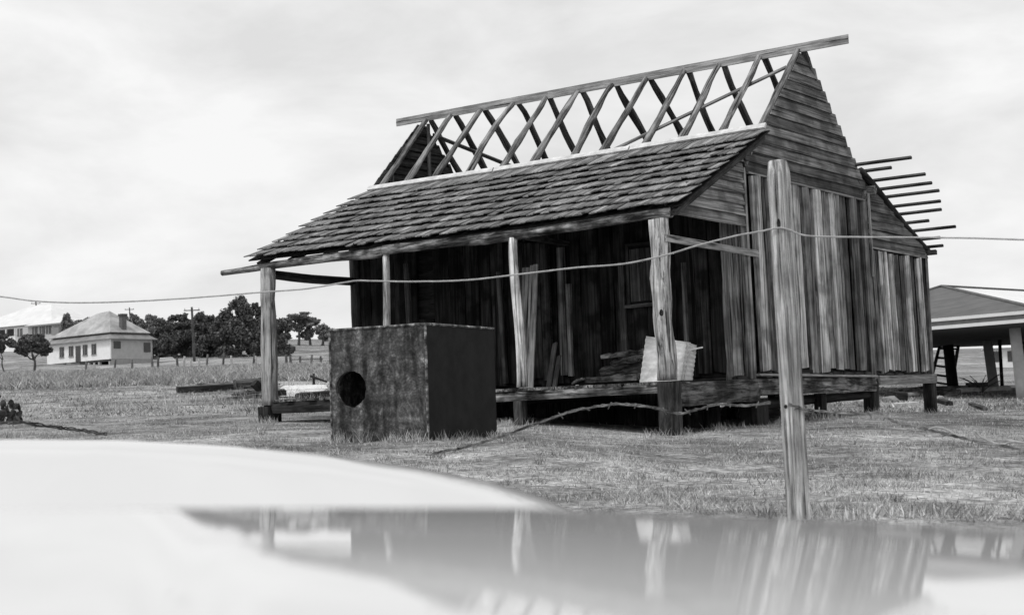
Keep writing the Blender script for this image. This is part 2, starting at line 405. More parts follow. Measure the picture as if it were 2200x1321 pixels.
for s in allsh:
    r_, u0, u1 = s; u = (u0 + u1) / 2; f0 = rows[r_]
    me = random.choice(shtop if r_ == NC - 1 else shm)
    Lw = .62 if r_ == NC - 1 else .42
    wob = random.uniform(-.006, .006)
    A = roofpt(u, f0 + (random.uniform(-.016, .016) - (.05 if random.random() < .03 else 0)) / SL, random.uniform(.034, .060)); B = roofpt(u, min(f0 + Lw / SL, 1.0), .004)
    m, L = frame(A, B, (0, -.43, .9)); sc = (u1 - u0) * (eR - eL) / .158 
    m = m @ Matrix.Rotation(random.uniform(-.04, .04), 4, 'X') @ Matrix.Rotation(random.uniform(-.02, .02), 4, 'Z') @ Matrix.Diagonal((1, sc, 1, 1))
    tone = random.choice([.75, .9, 1.1, 1.25, 1.25, 1.5, 1.8]) * random.uniform(.9, 1.1)
    if s in keep: obj('shingle', me, M['shingle'], vroof, m, tone)
    else:
        o_ = len(shstuff_v); shstuff_v += [m @ q.co for q in me.vertices]; shstuff_f += [tuple(i + o_ for i in p.vertices) for p in me.polygons]
# the far shingles, joined; their own tones come from an island-random material
def island_wood():
    m = wood('far_shingle_timber', .10, .27, (26, 1.6, 1.6), .35, bump=.3); t = m.node_tree
    oi = [n for n in t.nodes if n.type == 'OBJECT_INFO'][0]
    mxs = [l.to_node for l in oi.outputs['Color'].links][0]
    geo = t.nodes.new('ShaderNodeNewGeometry'); r = ramp(t, [(0, .8), (.5, 1.2), (1, 1.7)])
    t.links.new(geo.outputs['Random Per Island'], r.inputs[0]); t.links.new(r.outputs[0], mxs.inputs[2]); return m
M['farshingle'] = island_wood()
o = obj('far_shingles', mesh('far_shingles', shstuff_v, shstuff_f), M['farshingle'], vroof); o['kind'] = 'stuff'
# pale strip along the top of the shingles, in three lengths
for a, b in ((0.0, .36), (.36, .70), (.70, 1.0)):
    A = roofpt(a + .002, .975, .062); B = roofpt(b - .002, .975, .062)
    plank('top_strip', vroof, A, B, .09, .04, 'tin', hint=(0, -.8, .6), tone=1.0, jw=.08, seg=8)
for u in np.linspace(.03, .985, 12):
    plank('verandah_rafter', vroof, roofpt(u, .01, -.11), roofpt(u, .98, -.11), .08, .09, 'dark', hint=(0, -.43, .9), seg=2)

# ridge board (three lengths), rafters
rb = plank('ridge_board', hut, (-8.30, VR, ZR + .03), (-4.8, VR, ZR + .01), .14, .03, 'sawn', hint=(0, -1, 0), tone=1.05, seg=3)
plank('ridge_board', hut, (-4.797, VR, ZR + .01), (-2.05, VR, ZR), .14, .03, 'sawn', hint=(0, -1, 0), tone=.95, seg=3)
plank('ridge_board', hut, (-2.047, VR, ZR), (.80, VR, ZR - .01), .14, .03, 'sawn', hint=(0, -1, 0), tone=1.05, seg=3)
RX = [-7.55, -6.97, -6.27, -5.54, -4.84, -4.16, -3.44, -2.78, -2.06, -1.40, -.69, -.03]
for i, x in enumerate(RX):
    fx = x + random.uniform(-.06, .06) * (0 if i == 11 else 1); wb = .006 if i == 11 else random.uniform(.012, .035)
    dz = 0
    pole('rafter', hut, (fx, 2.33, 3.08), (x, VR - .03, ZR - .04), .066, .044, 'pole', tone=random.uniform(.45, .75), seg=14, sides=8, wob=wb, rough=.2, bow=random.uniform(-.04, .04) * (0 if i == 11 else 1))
    bx_ = x + random.uniform(-.08, .10)
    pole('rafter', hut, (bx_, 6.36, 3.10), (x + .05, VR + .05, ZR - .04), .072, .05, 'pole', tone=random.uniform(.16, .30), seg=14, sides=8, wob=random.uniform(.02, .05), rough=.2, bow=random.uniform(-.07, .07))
# wind braces nailed inside the rafters
A = on_plane(1690, 144, (0, 1, -1), 4.29 - 5.14 + .12); B = on_plane(1318, 322, (0, 1, -1), 4.29 - 5.14 + .12)
plank('brace', hut, A, B, .07, .03, 'sawn', hint=(0, -1, 1), tone=.6, seg=3)
A = on_plane(930, 290, (0, 1, 1), 4.29 + 5.14 - .10); B = on_plane(1120, 366, (0, 1, 1), 4.29 + 5.14 - .10)
plank('brace', hut, A, B, .08, .03, 'sawn', hint=(0, 1, 1), tone=.3, seg=3)
# wall plates
pole('wall_plate', hut, (Hx0 - .1, V1 + .02, 3.03), (Hx1 - .04, V1 + .02, 3.03), .08, .08, 'dark', seg=10, wob=.01)
pole('wall_plate', hut, (Hx0 - .1, V2 + .0, 3.03), (Hx1 + .06, V2 + .0, 3.03), .09, .09, 'log', seg=10, wob=.01)
tieX = [-7.55, -3.8, -.10]
for x in tieX: plank('tie_beam', hut, (x, V1, 2.93), (x, V2, 2.93), .08, .10, 'dark', seg=2)

def weatherboard(parent, X, a, b, z, e=.158, face=1, mat='board', tone=1.0, sa=0.0, sb=0.0):
    """one lapped board on the plane X, from y=a to y=b, bottom edge at z"""
    L = b - a; vs = []; fs = []; n = max(2, int(L / .5))
    for i in range(n + 1):
        y = L * i / n; j = random.uniform(-.006, .006); s_ = random.uniform(-.003, .003); q = sa * (1 - i / n) - sb * (i / n)
        vs += [(y, .048 + s_, j), (y, .022, j + .003), (y + q, .000, e + .02), (y + q, .012, e + .02)]
    for i in range(n):
        for k in range(4):
            p = i * 4 + k; q = i * 4 + (k + 1) % 4; fs.append((p, p + 4, q + 4, q))
    fs.append((0, 1, 2, 3)); fs.append((n * 4 + 3, n * 4 + 2, n * 4 + 1, n * 4))
    if face > 0: mw = Matrix(((0, 1, 0, X), (1, 0, 0, a), (0, 0, 1, z), (0, 0, 0, 1)))
    else: mw = Matrix(((0, -1, 0, X), (1, 0, 0, a), (0, 0, 1, z), (0, 0, 0, 1)))
    me = mesh('weatherboard', vs, fs); 
    bm = bmesh.new(); bm.from_mesh(me); bmesh.ops.recalc_face_normals(bm, faces=bm.faces); bm.to_mesh(me); bm.free()
    return obj('weatherboard', me, M[mat], parent, mw, tone)
# right gable
gab = obj('gable', mesh('gable_backing', [(-.03, 2.3, 2.98), (-.03, 6.3, 2.98), (-.03, 6.1, 3.25), (-.03, VR, 5.0), (-.03, 3.0, 3.65), (-.055, 2.3, 2.98), (-.055, 6.3, 2.98), (-.055, 6.1, 3.25), (-.055, VR, 5.0), (-.055, 3.0, 3.65)],
          [(0, 1, 2, 3, 4), (9, 8, 7, 6, 5), (0, 5, 6, 1), (1, 6, 7, 2), (2, 7, 8, 3), (3, 8, 9, 4), (4, 9, 5, 0)]), M['dark'], hut)  # dark backing added so no sky shows between the boards
z = 2.975; i = 0; E_ = .1575
while z < 5.02:
    zt = z + .05
    a = 2.26 if z < 3.2 else VR - (ZR - z) + .05
    if 3.2 <= z < 3.7: a = 2.26 + (z - 3.2) * 1.3
    b = min(VR + 1.075 * (ZR - zt) + .06, 6.44)
    tone = random.choice([.55, .75, .9, 1.0, 1.15]) * (.72 if i in (5, 0, 1) else 1)
    weatherboard(gab, .0 + random.uniform(0, .004), a, b + random.uniform(-.02, .02), z, E_, tone=tone, sa=.17 if z > 3.2 else 0); z += E_; i += 1
# drip board under the gable
plank('drip_board', gab, (.04, 2.30, 2.965), (.04, 6.34, 2.955), .05, .03, 'board', hint=(0, 0, 1), tone=1.3, seg=6, jw=.1)
# end infill of the verandah
z = 2.17; i = 0; inf = obj('verandah_end_infill', mesh('infill_backing', [(-.03, .2, 2.2), (-.03, 2.2, 2.2), (-.03, 2.2, 3.15), (-.05, .2, 2.2), (-.05, 2.2, 2.2), (-.05, 2.2, 3.15)], [(0, 1, 2), (5, 4, 3), (0, 3, 4, 1), (1, 4, 5, 2), (2, 5, 3, 0)]), M['dark'], hut)
while z < 3.12:
    a = max((z + .12 - EZ) / (TZ - EZ) * (TV - EV) + EV, .05)
    weatherboard(inf, .0, a - .02, 2.20, z, .155, tone=random.uniform(.85, 1.35)); z += .155; i += 1
# lean-to infill
def leanz(v): return 3.12 + (v - 6.9) * (2.30 - 3.12) / (9.05 - 6.9)
inf2 = obj('lean_to_infill', mesh('infill_backing', [(-.03, 6.45, 2.2), (-.03, 8.93, 2.2), (-.03, 6.45, 3.15), (-.05, 6.45, 2.2), (-.05, 8.93, 2.2), (-.05, 6.45, 3.15)], [(0, 1, 2), (5, 4, 3), (0, 3, 4, 1), (1, 4, 5, 2), (2, 5, 3, 0)]), M['dark'], hut)
z = 2.19
while z < 3.1:
    b = 6.9 + (3.12 - (z + .06)) / (3.12 - 2.30) * (9.05 - 6.9)
    weatherboard(inf2, .0, 6.46, min(b, 8.98), z, .155, tone=random.uniform(.65, 1.05)); z += .155
plank('drip_board', inf2, (.04, 6.5, 2.185), (.04, 8.95, 2.175), .045, .03, 'board', tone=1.5, seg=4)
pole('beam_end', hut, (-.6, 6.62, 3.14), (.12, 6.62, 3.14), .085, .08, 'log', tone=1.5, seg=4)
plank('plate_end', hut, (-7.6, 9.0, 2.27), (.19, 9.0, 2.27), .12, .09, 'dark', tone=.9, seg=4)
# left gable, seen from inside
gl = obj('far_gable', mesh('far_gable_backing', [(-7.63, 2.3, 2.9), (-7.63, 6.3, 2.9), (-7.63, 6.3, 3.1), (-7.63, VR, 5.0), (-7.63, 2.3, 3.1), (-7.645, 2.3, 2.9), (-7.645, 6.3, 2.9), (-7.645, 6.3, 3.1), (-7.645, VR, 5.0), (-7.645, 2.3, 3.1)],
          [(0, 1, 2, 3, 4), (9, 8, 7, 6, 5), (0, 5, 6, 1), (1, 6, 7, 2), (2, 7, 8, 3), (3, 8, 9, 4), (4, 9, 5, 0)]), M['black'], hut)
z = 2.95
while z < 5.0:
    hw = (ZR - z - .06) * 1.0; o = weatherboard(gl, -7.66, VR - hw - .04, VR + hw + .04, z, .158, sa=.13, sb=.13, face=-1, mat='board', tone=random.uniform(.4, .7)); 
    plank('inner_board', gl, (-7.612, VR - hw + .12, z + .03), (-7.612, VR + hw - .12, z + .03), .12, .02, 'dark', hint=(1, 0, 0), tone=random.uniform(.5, 1.0), seg=3, jw=.06); z += .158  # inner boards coloured dark for the shade inside the gable
for vv, zt in ((3.3, 4.1), (4.35, 5.05), (5.4, 3.95)):
    plank('stud', gl, (-7.575, vv, 2.95), (-7.575, vv, zt), .05, .05, 'dark', hint=(1, 0, 0), tone=2.2, seg=2)

# lean-to at the back: rafters and overhanging battens
for x in np.linspace(-7.5, -.08, 9):
    pole('lean_to_rafter', hut, (x, 6.0, 3.50), (x + random.uniform(-.05, .05), 9.2, 2.30), .05, .045, 'dark', seg=6, sides=7, wob=.012)
pole('lean_to_rafter', hut, (.02, 6.28, 3.44), (.02, 9.15, 2.28), .06, .05, 'black', seg=6, sides=7, wob=.012, tone=1.5)
for x1, vv, zz, dz in ((.99, 6.07, 3.53, -.02), (.48, 6.48, 3.45, .01), (.93, 6.78, 3.33, 0), (.94, 7.02, 3.20, .01), (.95, 7.30, 3.09, .02), (.86, 7.58, 2.97, 0), (.75, 7.89, 2.85, .02), (.41, 8.18, 2.73, .01), (.72, 8.60, 2.64, 0), (.32, 8.90, 2.51, 0), (.31, 9.05, 2.38, 0)):
    plank('roof_batten', hut, (-7.55 + random.uniform(-.1, .3), vv, zz), (x1, vv, zz + dz), .055, .04, 'dark', tone=1.3, seg=3, hint=(0, .4, .9))

# vertical slab walls ---------------------------------------------------
def vof(px, X=0.0, py=640): return onx(px, py, X).y
def slab(parent, A, B, w, tone, hint, t=.045, mat='slab', ragged=.03, **k):
    return plank('slab', parent, A, B, w, t, mat, hint=hint, tone=tone, seg=10, jw=.10, ragged=ragged, bulge=.028, **k)
endw = obj('end_wall', mesh('end_wall_backing', *boxm((-.09, 2.28, .10), (-.07, 6.33, 3.08))), M['black'], hut)  # black backing added to keep light out of the slab gaps
sl = [(1578, 1603, .75), (1604, 1618, .35), (1619, 1640, .85), (1641, 1652, .45), (1653, 1668, .7), (1669, 1686, .8), (1687, 1704, 1.0), (1705, 1727, .95), (1728, 1747, .62), (1748, 1771, 1.0), (1772, 1785, .75), (1786, 1799, .95), (1800, 1813, .72), (1814, 1829, .4), (1830, 1849, .5)]
for a, b, tn in sl[1:]:
    y0, y1 = vof(a), vof(b); c = (y0 + y1) / 2; w = (y1 - y0)
    off = random.uniform(-.015, .035) - (.02 if tn < .6 else 0)
    lean = random.uniform(.0, .05)
    tn = tn ** 1.7
    slab(endw, (.0 + off, c + .04 + lean, .13 + random.uniform(-.06, .06)), (.0 + off, c - .02, 2.95), w * random.uniform(.78, .92), tn * random.uniform(1.6, 1.95), (1, 0, 0), t=.06)
pole('corner_post', hut, (-.03, V1 + .05, .02), (-.03, V1 + .0, 3.02), .085, .08, 'slab', tone=.95, seg=8, rough=.03)
plank('corner_post', hut, (.0, V2 + .03, .02), (.0, V2 - .02, 3.0), .16, .13, 'slab', hint=(1, 0, 0), tone=.75, seg=6, jw=.03)
plank('cover_strip', hut, (.07, V2 + .13, 1.70), (.07, V2 + .10, 3.08), .045, .03, 'board', hint=(1, 0, 0), tone=1.6, seg=3)
plank('corner_post', hut, (.0, V3 + .0, .03), (.0, V3 - .03, 2.24), .12, .12, 'slab', hint=(1, 0, 0), tone=.62, seg=6, jw=.03)
lw = obj('lean_to_wall', mesh('lean_to_wall_backing', *boxm((-.09, 6.46, .10), (-.07, 8.9, 2.30))), M['dark'], hut)  # backing added behind the lean-to slabs to stop light leaks
sl2 = [(1869, 1884, .45), (1885, 1897, .95), (1898, 1911, 1.0), (1912, 1924, .9), (1925, 1936, .42), (1937, 1946, .4), (1947, 1958, .95), (1959, 1968, .38), (1969, 1981, .9)]
for a, b, tn in sl2:
    y0, y1 = vof(a), vof(b); c = (y0 + y1) / 2; w = y1 - y0; off = random.uniform(-.01, .03) - (.02 if tn < .6 else 0)
    slab(lw, (.0 + off, c + .06, .13 + random.uniform(-.04, .05)), (off, c - .04, 2.16), w * .86, tn ** 1.5 * 1.95, (1, 0, 0), t=.06)
# front wall under the verandah
fw = obj('front_wall', mesh('front_wall_backing', *boxm((-7.5, V1 + .05, .05), (-.1, V1 + .07, 2.95))), M['black'], hut)  # black sheet added behind the front slabs to block light
x = -7.42; 
while x < -.12:
    w = random.uniform(.20, .34)
    if x + w > -.1: w = -.1 - x
    px = 1100 + FPX * (RT.dot(Vector((x + w / 2, V1, 1.4)) - CAM) / FW.dot(Vector((x + w / 2, V1, 1.4)) - CAM))
    isgap = 893 < px < 945 or 1236 < px < 1262
    if not isgap:
        tn = random.uniform(.35, .75)
        if 1060 < px < 1100: tn = .9
        if px > 1470: tn = random.uniform(.5, .9)
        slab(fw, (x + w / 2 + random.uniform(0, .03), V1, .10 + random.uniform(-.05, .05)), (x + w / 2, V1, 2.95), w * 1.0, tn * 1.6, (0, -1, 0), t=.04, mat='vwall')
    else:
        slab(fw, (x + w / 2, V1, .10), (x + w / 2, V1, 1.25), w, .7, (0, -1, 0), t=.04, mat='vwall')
    x += w + random.uniform(.004, .02)
slab(hut, (-.22, V1 - .05, .0), (-.24, V1 - .05, 2.9), .26, 1.15, (0, -1, 0))
pole('corner_post', hut, (-7.46, V1 - .03, -.1), (-7.52, V1 - .03, 3.0), .10, .09, 'slab', tone=.32, seg=8)
# door frame studs and hanging door of boards
dr = obj('door', mesh('door_backing', *boxm((-4.02, V1 - .07, .18), (-3.36, V1 - .055, 2.3))), M['black'], hut)
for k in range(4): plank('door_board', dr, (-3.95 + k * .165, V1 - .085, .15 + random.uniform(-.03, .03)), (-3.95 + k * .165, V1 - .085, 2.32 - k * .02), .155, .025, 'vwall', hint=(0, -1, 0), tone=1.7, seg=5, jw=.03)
plank('door_jamb', hut, ony(1214, 806, V1 - .10), ony(1204, 532, V1 - .10), .13, .06, 'slab', hint=(0, -1, 0), tone=.6, seg=5, jw=.04)
plank('door_jamb', hut, ony(1227, 808, V1 - .17), ony(1221, 610, V1 - .17), .08, .05, 'slab', hint=(0, -1, 0), tone=1.0, seg=5, jw=.06)
plank('wall_stud', hut, (-4.30, V1 - .07, .12), (-4.36, V1 - .07, 1.9), .09, .05, 'slab', hint=(0, -1, 0), tone=.4, seg=5, jw=.1)
plank('wall_stud', hut, (-6.25, V1 - .07, .12), (-6.30, V1 - .07, 2.2), .10, .05, 'slab', hint=(0, -1, 0), tone=.35, seg=5, jw=.1)
plank('wall_stud', hut, (-2.05, V1 - .07, .5), (-2.05, V1 - .07, 1.85), .09, .05, 'slab', hint=(0, -1, 0), tone=.45, seg=5, jw=.1)
plank('wall_stud', hut, (-.98, V1 - .07, .55), (-.98, V1 - .07, 1.75), .06, .05, 'slab', hint=(0, -1, 0), tone=.45, seg=5, jw=.1)
# shuttered window
wn = obj('window', mesh('window_opening', *boxm((-1.95, V1 - .055, 1.18), (-1.45, V1 - .035, 2.08))), M['black'], hut)
plank('shutter_board', wn, (-1.80, V1 - .085, 1.24), (-1.80, V1 - .085, 2.02), .17, .025, 'slab', hint=(0, -1, 0), tone=.35, seg=3)
plank('shutter_board', wn, (-1.62, V1 - .085, 1.24), (-1.62, V1 - .085, 2.02), .17, .025, 'slab', hint=(0, -1, 0), tone=.3, seg=3)
plank('window_frame', wn, (-1.93, V1 - .09, 1.18), (-1.93, V1 - .09, 2.10), .05, .05, 'slab', hint=(0, -1, 0), tone=.3, seg=3)
plank('window_frame', wn, (-1.47, V1 - .09, 1.18), (-1.47, V1 - .09, 2.10), .06, .05, 'slab', hint=(0, -1, 0), tone=.45, seg=3)
plank('window_frame', wn, (-1.95, V1 - .09, 2.09), (-1.45, V1 - .09, 2.09), .04, .05, 'slab', hint=(0, -1, 0), tone=.3, seg=3)
plank('window_sill', wn, (-1.97, V1 - .11, 1.17), (-1.42, V1 - .11, 1.18), .09, .05, 'slab', tone=.8, seg=3)
# back and left walls (plain inside), to shut the room
bw_ = obj('back_wall', mesh('back_wall_backing', *boxm((-7.5, 8.86, .1), (-.1, 8.88, 2.2))), M['dark'], hut)
for k in range(26): slab(bw_, (-7.4 + k * .285, 8.93, .1), (-7.4 + k * .285, 8.93, 2.2), .27, random.uniform(.6, 1.1), (0, 1, 0))
lf = obj('left_wall', mesh('left_wall_backing', *boxm((-7.56, 2.3, .1), (-7.54, 8.8, 2.2))), M['dark'], hut)
for k in range(22): slab(lf, (-7.62, 2.45 + k * .29, -.02), (-7.62, 2.45 + k * .29, 2.94 if k < 14 else 2.2), .27, random.uniform(.5, 1.0), (-1, 0, 0))

# verandah posts, beam, rails
beamz = 2.13
pole('verandah_beam', hut, (-8.42, .0, 2.10), (-4.85, 0, 2.13), .045, .085, 'log', tone=2.6, seg=12, wob=.015, rough=.10)
pole('verandah_beam', hut, (-4.85, 0, 2.13), (.12, .0, 2.165), .078, .07, 'log', tone=2.3, seg=16, wob=.018, rough=.14)
def post(x, y, z0, z1, r0, r1, tone, lean=0, knots=(), label=None, seg=22, rough=.05, wob=.012):
    L = z1 - z0; me = pole_mesh(L, r0, r1, seg=seg, sides=14, wob=wob, rough=rough)
    for kx, kr, side in knots:                  # bulges
        for v in me.vertices:
            d = abs(v.co.x - kx * L)
            if d < .22: v.co.y += side * kr * (math.cos(d / .22 * math.pi) * .5 + .5)
    m, _ = frame((x + lean, y, z0), (x, y, z1), (0, 1, 0))
    return obj('verandah_post', me, M['pole'], hut, m, tone, smooth=True, label=label)
post(-7.36, 0, -.10, 2.08, .135, .115, .95, knots=((.78, -.02, 1), (.3, .015, 1)), label='stout round corner post at the far left end of the verandah')
post(-4.84, .0, -.0, 2.07, .062, .052, 1.35, seg=12, label='thin pole post behind the iron tank', wob=.01)
post(-2.43, .0, .0, 2.09, .082, .060, 1.45, lean=.045, wob=.02, label='pale slim pole post in front of the door')
rp = post(-.07, .0, .0, 2.10, .125, .118, 1.05, lean=.04, knots=((.42, -.01, 1), (.66, -.012, 1)), label='thick gnarled corner post at the near right end of the verandah', rough=.2, wob=.006)
# knot on the gnarled post
def disc(name, parent, c, n, r, mat, tone=1.0, sides=14, sy=1.0, th=.01):
    m, _ = frame(c, Vector(c) + Vector(n), (0, 0, 1)); vs = []; fs = []
    for x in (0, th):
        for k in range(sides):
            a = 2 * math.pi * k / sides; q = 1 + random.uniform(-.08, .08); vs.append((x, r * math.cos(a) * q, r * sy * math.sin(a) * q))
    fs.append(tuple(range(sides))[::-1]); fs.append(tuple(range(sides, 2 * sides)))
    for k in range(sides): fs.append((k, (k + 1) % sides, sides + (k + 1) % sides, sides + k))
    return obj(name, mesh(name, vs, fs), M[mat], parent, m, tone)
kp = ony(1421, 672, -.14)
disc('knot', rp, kp, (.5, -.8, 0), .028, 'black', sy=1.5, th=.018)
plank('end_rail', hut, (.06, -.05, 1.84), (.06, 2.62, 1.80), .095, .03, 'sawn', hint=(1, 0, 0), tone=1.0, seg=3)
pole('tie_pole', hut, (-7.45, .05, 2.0), (-7.5, V1, 2.0), .075, .07, 'dark', seg=8, bow=-.02, tone=1.5)
plank('tie_pole', hut, (-2.3, .1, 2.10), (-3.0, V1 - .1, 2.22), .09, .08, 'dark', seg=3)
# floor
fl = obj('verandah_floor', mesh('verandah_floor', *boxm((-7.4, .12, -.09), (-.02, V1, -.06))), M['dark'], hut)
x = -7.4
while x < -.1:
    w = random.uniform(.13, .2)
    if not (-5.9 < x < -5.3): plank('floor_board', fl, (x + w / 2, random.uniform(-.12, -.02), -.035), (x + w / 2, V1 - .04, -.03), w * .95, .04, 'log', tone=random.uniform(1.0, 2.0), seg=2, ragged=.02)
    x += w
box('hut_floor', hut, (-7.5, V1 + .1, -.02), (-.1, 8.8, .04), 'dark')
# edge beams, sills, bearers
plank('edge_beam', hut, (-7.45, .0, -.15), (-3.6, 0, -.13), .17, .14, 'black', hint=(0, -1, 0), seg=8, jw=.06, tone=1.3)
plank('edge_beam', hut, (-3.6, .0, -.135), (-.0, 0, -.10), .12, .14, 'log', hint=(0, -1, 0), seg=10, jw=.12, tone=1.6)
plank('edge_beam', hut, (.02, .05, -.19), (.02, V1 + .1, -.14), .30, .15, 'log', hint=(1, 0, 0), seg=8, jw=.1, tone=.8)
plank('sill', hut, (.09, V1 + .05, .075), (.09, V2 - .05, .065), .10, .035, 'sawn', hint=(0, 0, 1), tone=.85, seg=5, jw=.05)
plank('sill_log', hut, (.02, V1 + .05, -.09), (.02, V2 + .02, -.07), .22, .15, 'log', hint=(1, 0, 0), seg=10, jw=.1, tone=1.5)
plank('sill', hut, (.08, V2 + .13, -.01), (.08, V3 + .02, .03), .16, .05, 'sawn', hint=(1, 0, 0), tone=.65, seg=5, jw=.05)
pole('bearer', hut, (-.25, V1 + .3, -.36), (-.05, V2 + .1, -.22), .09, .06, 'black', seg=8, wob=.02)
for (xa, ya) in ((-2.5, 0), (-5.0, 0)):
    plank('bearer', hut, (xa, .1, -.17), (xa, 8.8, -.1), .12, .12, 'black', seg=3)
pole('rotten_slab_foot', hut, (-.12, 2.0, .0), (.02, 2.6, .05), .07, .05, 'black', seg=5, rough=.25, tone=1.2)
pole('bearer', hut, (-.1, 3.6, .15), (.03, 4.1, .12), .07, .04, 'black', seg=5, rough=.3)
for k in range(16):
    yy = 2.5 + k * .4
    pole('rotten_slab_foot', hut, (-.01, yy, .09), (.03, yy + .3, .10), random.uniform(.03, .06), .02, 'black', seg=4, sides=7, rough=.4, tone=1.6)
bs = obj('added_base_wall', mesh('added_base_backing', *boxm((-7.4, V1 + .2, -.8), (-.75, V1 + .22, -.1))), M['black'], hut)  # wall added to close off the bright ground behind the underfloor
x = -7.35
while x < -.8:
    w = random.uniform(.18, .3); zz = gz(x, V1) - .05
    plank('base_board', bs, (x + w / 2, V1 + .17, zz), (x + w / 2, V1 + .17, -.1), w * .95, .03, 'black', hint=(0, -1, 0), seg=2, ragged=.02, tone=1.3); x += w  # black boards added so the underfloor reads as deep shade
def stump(x, y, w, top, tone, kind='black', taper=.9):
    z = gz(x, y)
    plank('stump', hut, (x, y, z - .08), (x, y, top), w, w * .95, kind, hint=(1, 0, 0), seg=5, jw=.04, taper=1 / taper, tone=tone)
for x, y, w, top, tn in ((0.0, .02, .25, -.02, 1.6), (-2.42, .02, .15, -.19, 2.4), (-7.38, .02, .28, -.12, 1.4), (-.02, V2 + .05, .22, -.01, 1.2), (.0, V3 - .05, .20, 0.0, 1.4), (-.05, 4.55, .16, -.2, .9),
                      (-.15, 2.6, .34, -.25, .8), (-2.5, 2.3, .22, -.1, .8), (-5.0, 2.3, .22, -.1, .8), (-7.4, 2.3, .22, -.1, .8), (-2.5, 6.3, .2, -.1, .8), (-5.0, 6.3, .2, -.1, .8), (-7.4, 6.3, .2, -.1, .8), (-3, 8.8, .2, -.1, .8), (-7.4, 8.8, .2, -.1, .8)):
    stump(x, y, w, top, tn)

# ------------------------------------------------------------ things on the verandah
for k, (xa, xb, top) in enumerate(((-2.28, -2.32, 1.66), (-2.12, -2.06, 1.70), (-1.99, -1.93, 1.70))):
    pass
def lean_board(px0, px1, ytop, ybot, yy, w, tone, label, name='leaning_board'):
    B = ony(px1, ytop, yy + .15); A = ony(px0, ybot, yy); A.z = .0
    o = plank(name, None, A, B, w, .025, 'sawn', hint=(0, -1, 0), tone=tone, seg=5, jw=.02)
    return tag(o, label, 'plank', 'boards leaning on the verandah')
lean_board(1124, 1132, 575, 806, .9, .16, .75, 'left one of three pale boards leaning beside the slim verandah post')
lean_board(1134, 1144, 570, 808, .85, .075, .85, 'narrow middle one of three pale boards leaning beside the slim verandah post')
lean_board(1140, 1151, 568, 806, .84, .075, .95, 'right one of three pale boards leaning beside the slim verandah post')
A = ony(1177, 800, 1.3); B = ony(1192, 738, 1.9); A.z = .0
tag(plank('short_plank', None, A, B, .085, .03, 'sawn', hint=(0, -1, 0), tone=.45, seg=3, ragged=.02), 'short grey plank leaning in the doorway, the left and taller one', 'plank', 'short planks in the doorway')
A = ony(1190, 812, 1.1); B = ony(1201, 765, 1.5); A.z = .0
tag(plank('short_plank', None, A, B, .07, .03, 'sawn', hint=(0, -1, 0), tone=.3, seg=3, ragged=.02), 'short dark plank leaning in the doorway, the right and lower one', 'plank', 'short planks in the doorway')
# log heap
names_ = ['lowest long log in the dark heap on the verandah', 'low log at the left end of the dark verandah heap', 'middle log of the dark heap beside the iron sheet', 'log lying askew near the top of the verandah heap', 'topmost grey-topped log of the verandah heap', 'small forked offcut at the left foot of the verandah log heap', 'rear low log of the heap against the verandah wall']
lg = [((-2.1, 1.35, .09), (-1.15, 1.15, .09), .085, 1.0), ((-2.25, 1.7, .07), (-1.5, 1.55, .07), .07, .7), ((-2.0, 1.5, .22), (-1.2, 1.35, .24), .075, 1.1), ((-1.9, 1.6, .33), (-1.25, 1.3, .37), .065, .9), ((-2.0, 1.55, .43), (-1.2, 1.45, .47), .05, 2.2), ((-2.4, 1.3, .05), (-2.15, 1.25, .12), .035, 1.8), ((-2.1, 1.9, .08), (-1.2, 1.8, .08), .08, .8)]
for (a, b, r, tn), lb in zip(lg, names_):
    tag(plank('split_log', None, a, b, r * 2.2, r * 1.3, 'log', hint=(random.uniform(-.3, .3), random.uniform(-.4, .1), 1), tone=tn * .8, seg=10, jw=.22, jt=.5, ragged=.05, bow=random.uniform(-.03, .03)), lb, 'log', 'logs heaped on the verandah')
# corrugated iron sheets leaning behind the gnarled post
def corr(name, parent, P00, P10, P01, P11, n=9, amp=.012, along_u=False, mat='tin', tone=1.0, th=.003):
    """sheet between four corners; corrugations run along the u direction (P00->P10)"""
    P00, P10, P01, P11 = map(Vector, (P00, P10, P01, P11)); N_ = (P10 - P00).cross(P01 - P00).normalized()
    m = n * 6; vs = []; fs = []; base = P00.copy()
    for s_ in (0, 1):
        for j in range(m + 1):
            v_ = j / m; o_ = N_ * (amp * math.sin(v_ * n * 2 * math.pi) + s_ * th)
            for u_ in (0, .5, 1):
                p = (P00 * (1 - u_) + P10 * u_) * (1 - v_) + (P01 * (1 - u_) + P11 * u_) * v_
                vs.append(p + o_ - base)
    K = (m + 1) * 3
    for j in range(m):
        for i in range(2):
            a = j * 3 + i; fs.append((a, a + 1, a + 4, a + 3)); a += K; fs.append((a + 3, a + 4, a + 1, a))
        for i in (0, 2):
            a = j * 3 + i; fs.append((a, a + 3, a + 3 + K, a + K))
    for j in (0, m):
        for i in range(2):
            a = j * 3 + i; fs.append((a, a + 1, a + 1 + K, a + K))
    return obj(name, mesh(name, vs, fs), M[mat], parent, Matrix.Translation(base), tone, smooth=True)
yy = .55
def vp(px, py, y): return ony(px, py, y)
P00 = vp(1374, 812, .45); P00.z = .0; P10 = vp(1470, 806, .45); P10.z = .0; P01 = vp(1388, 722, .85); P11 = vp(1484, 736, .85)
tag(corr('corrugated_sheet', None, P00, P10, P01, P11, n=8, amp=.006, tone=1.0), 'bright corrugated iron sheet leaning behind the gnarled corner post', 'iron sheet', 'iron sheets on the verandah')
P00 = vp(1462, 806, .40); P00.z = .0; P10 = vp(1487, 804, .62); P10.z = .0; P01 = vp(1475, 735, .78); P11 = vp(1497, 742, 1.0)
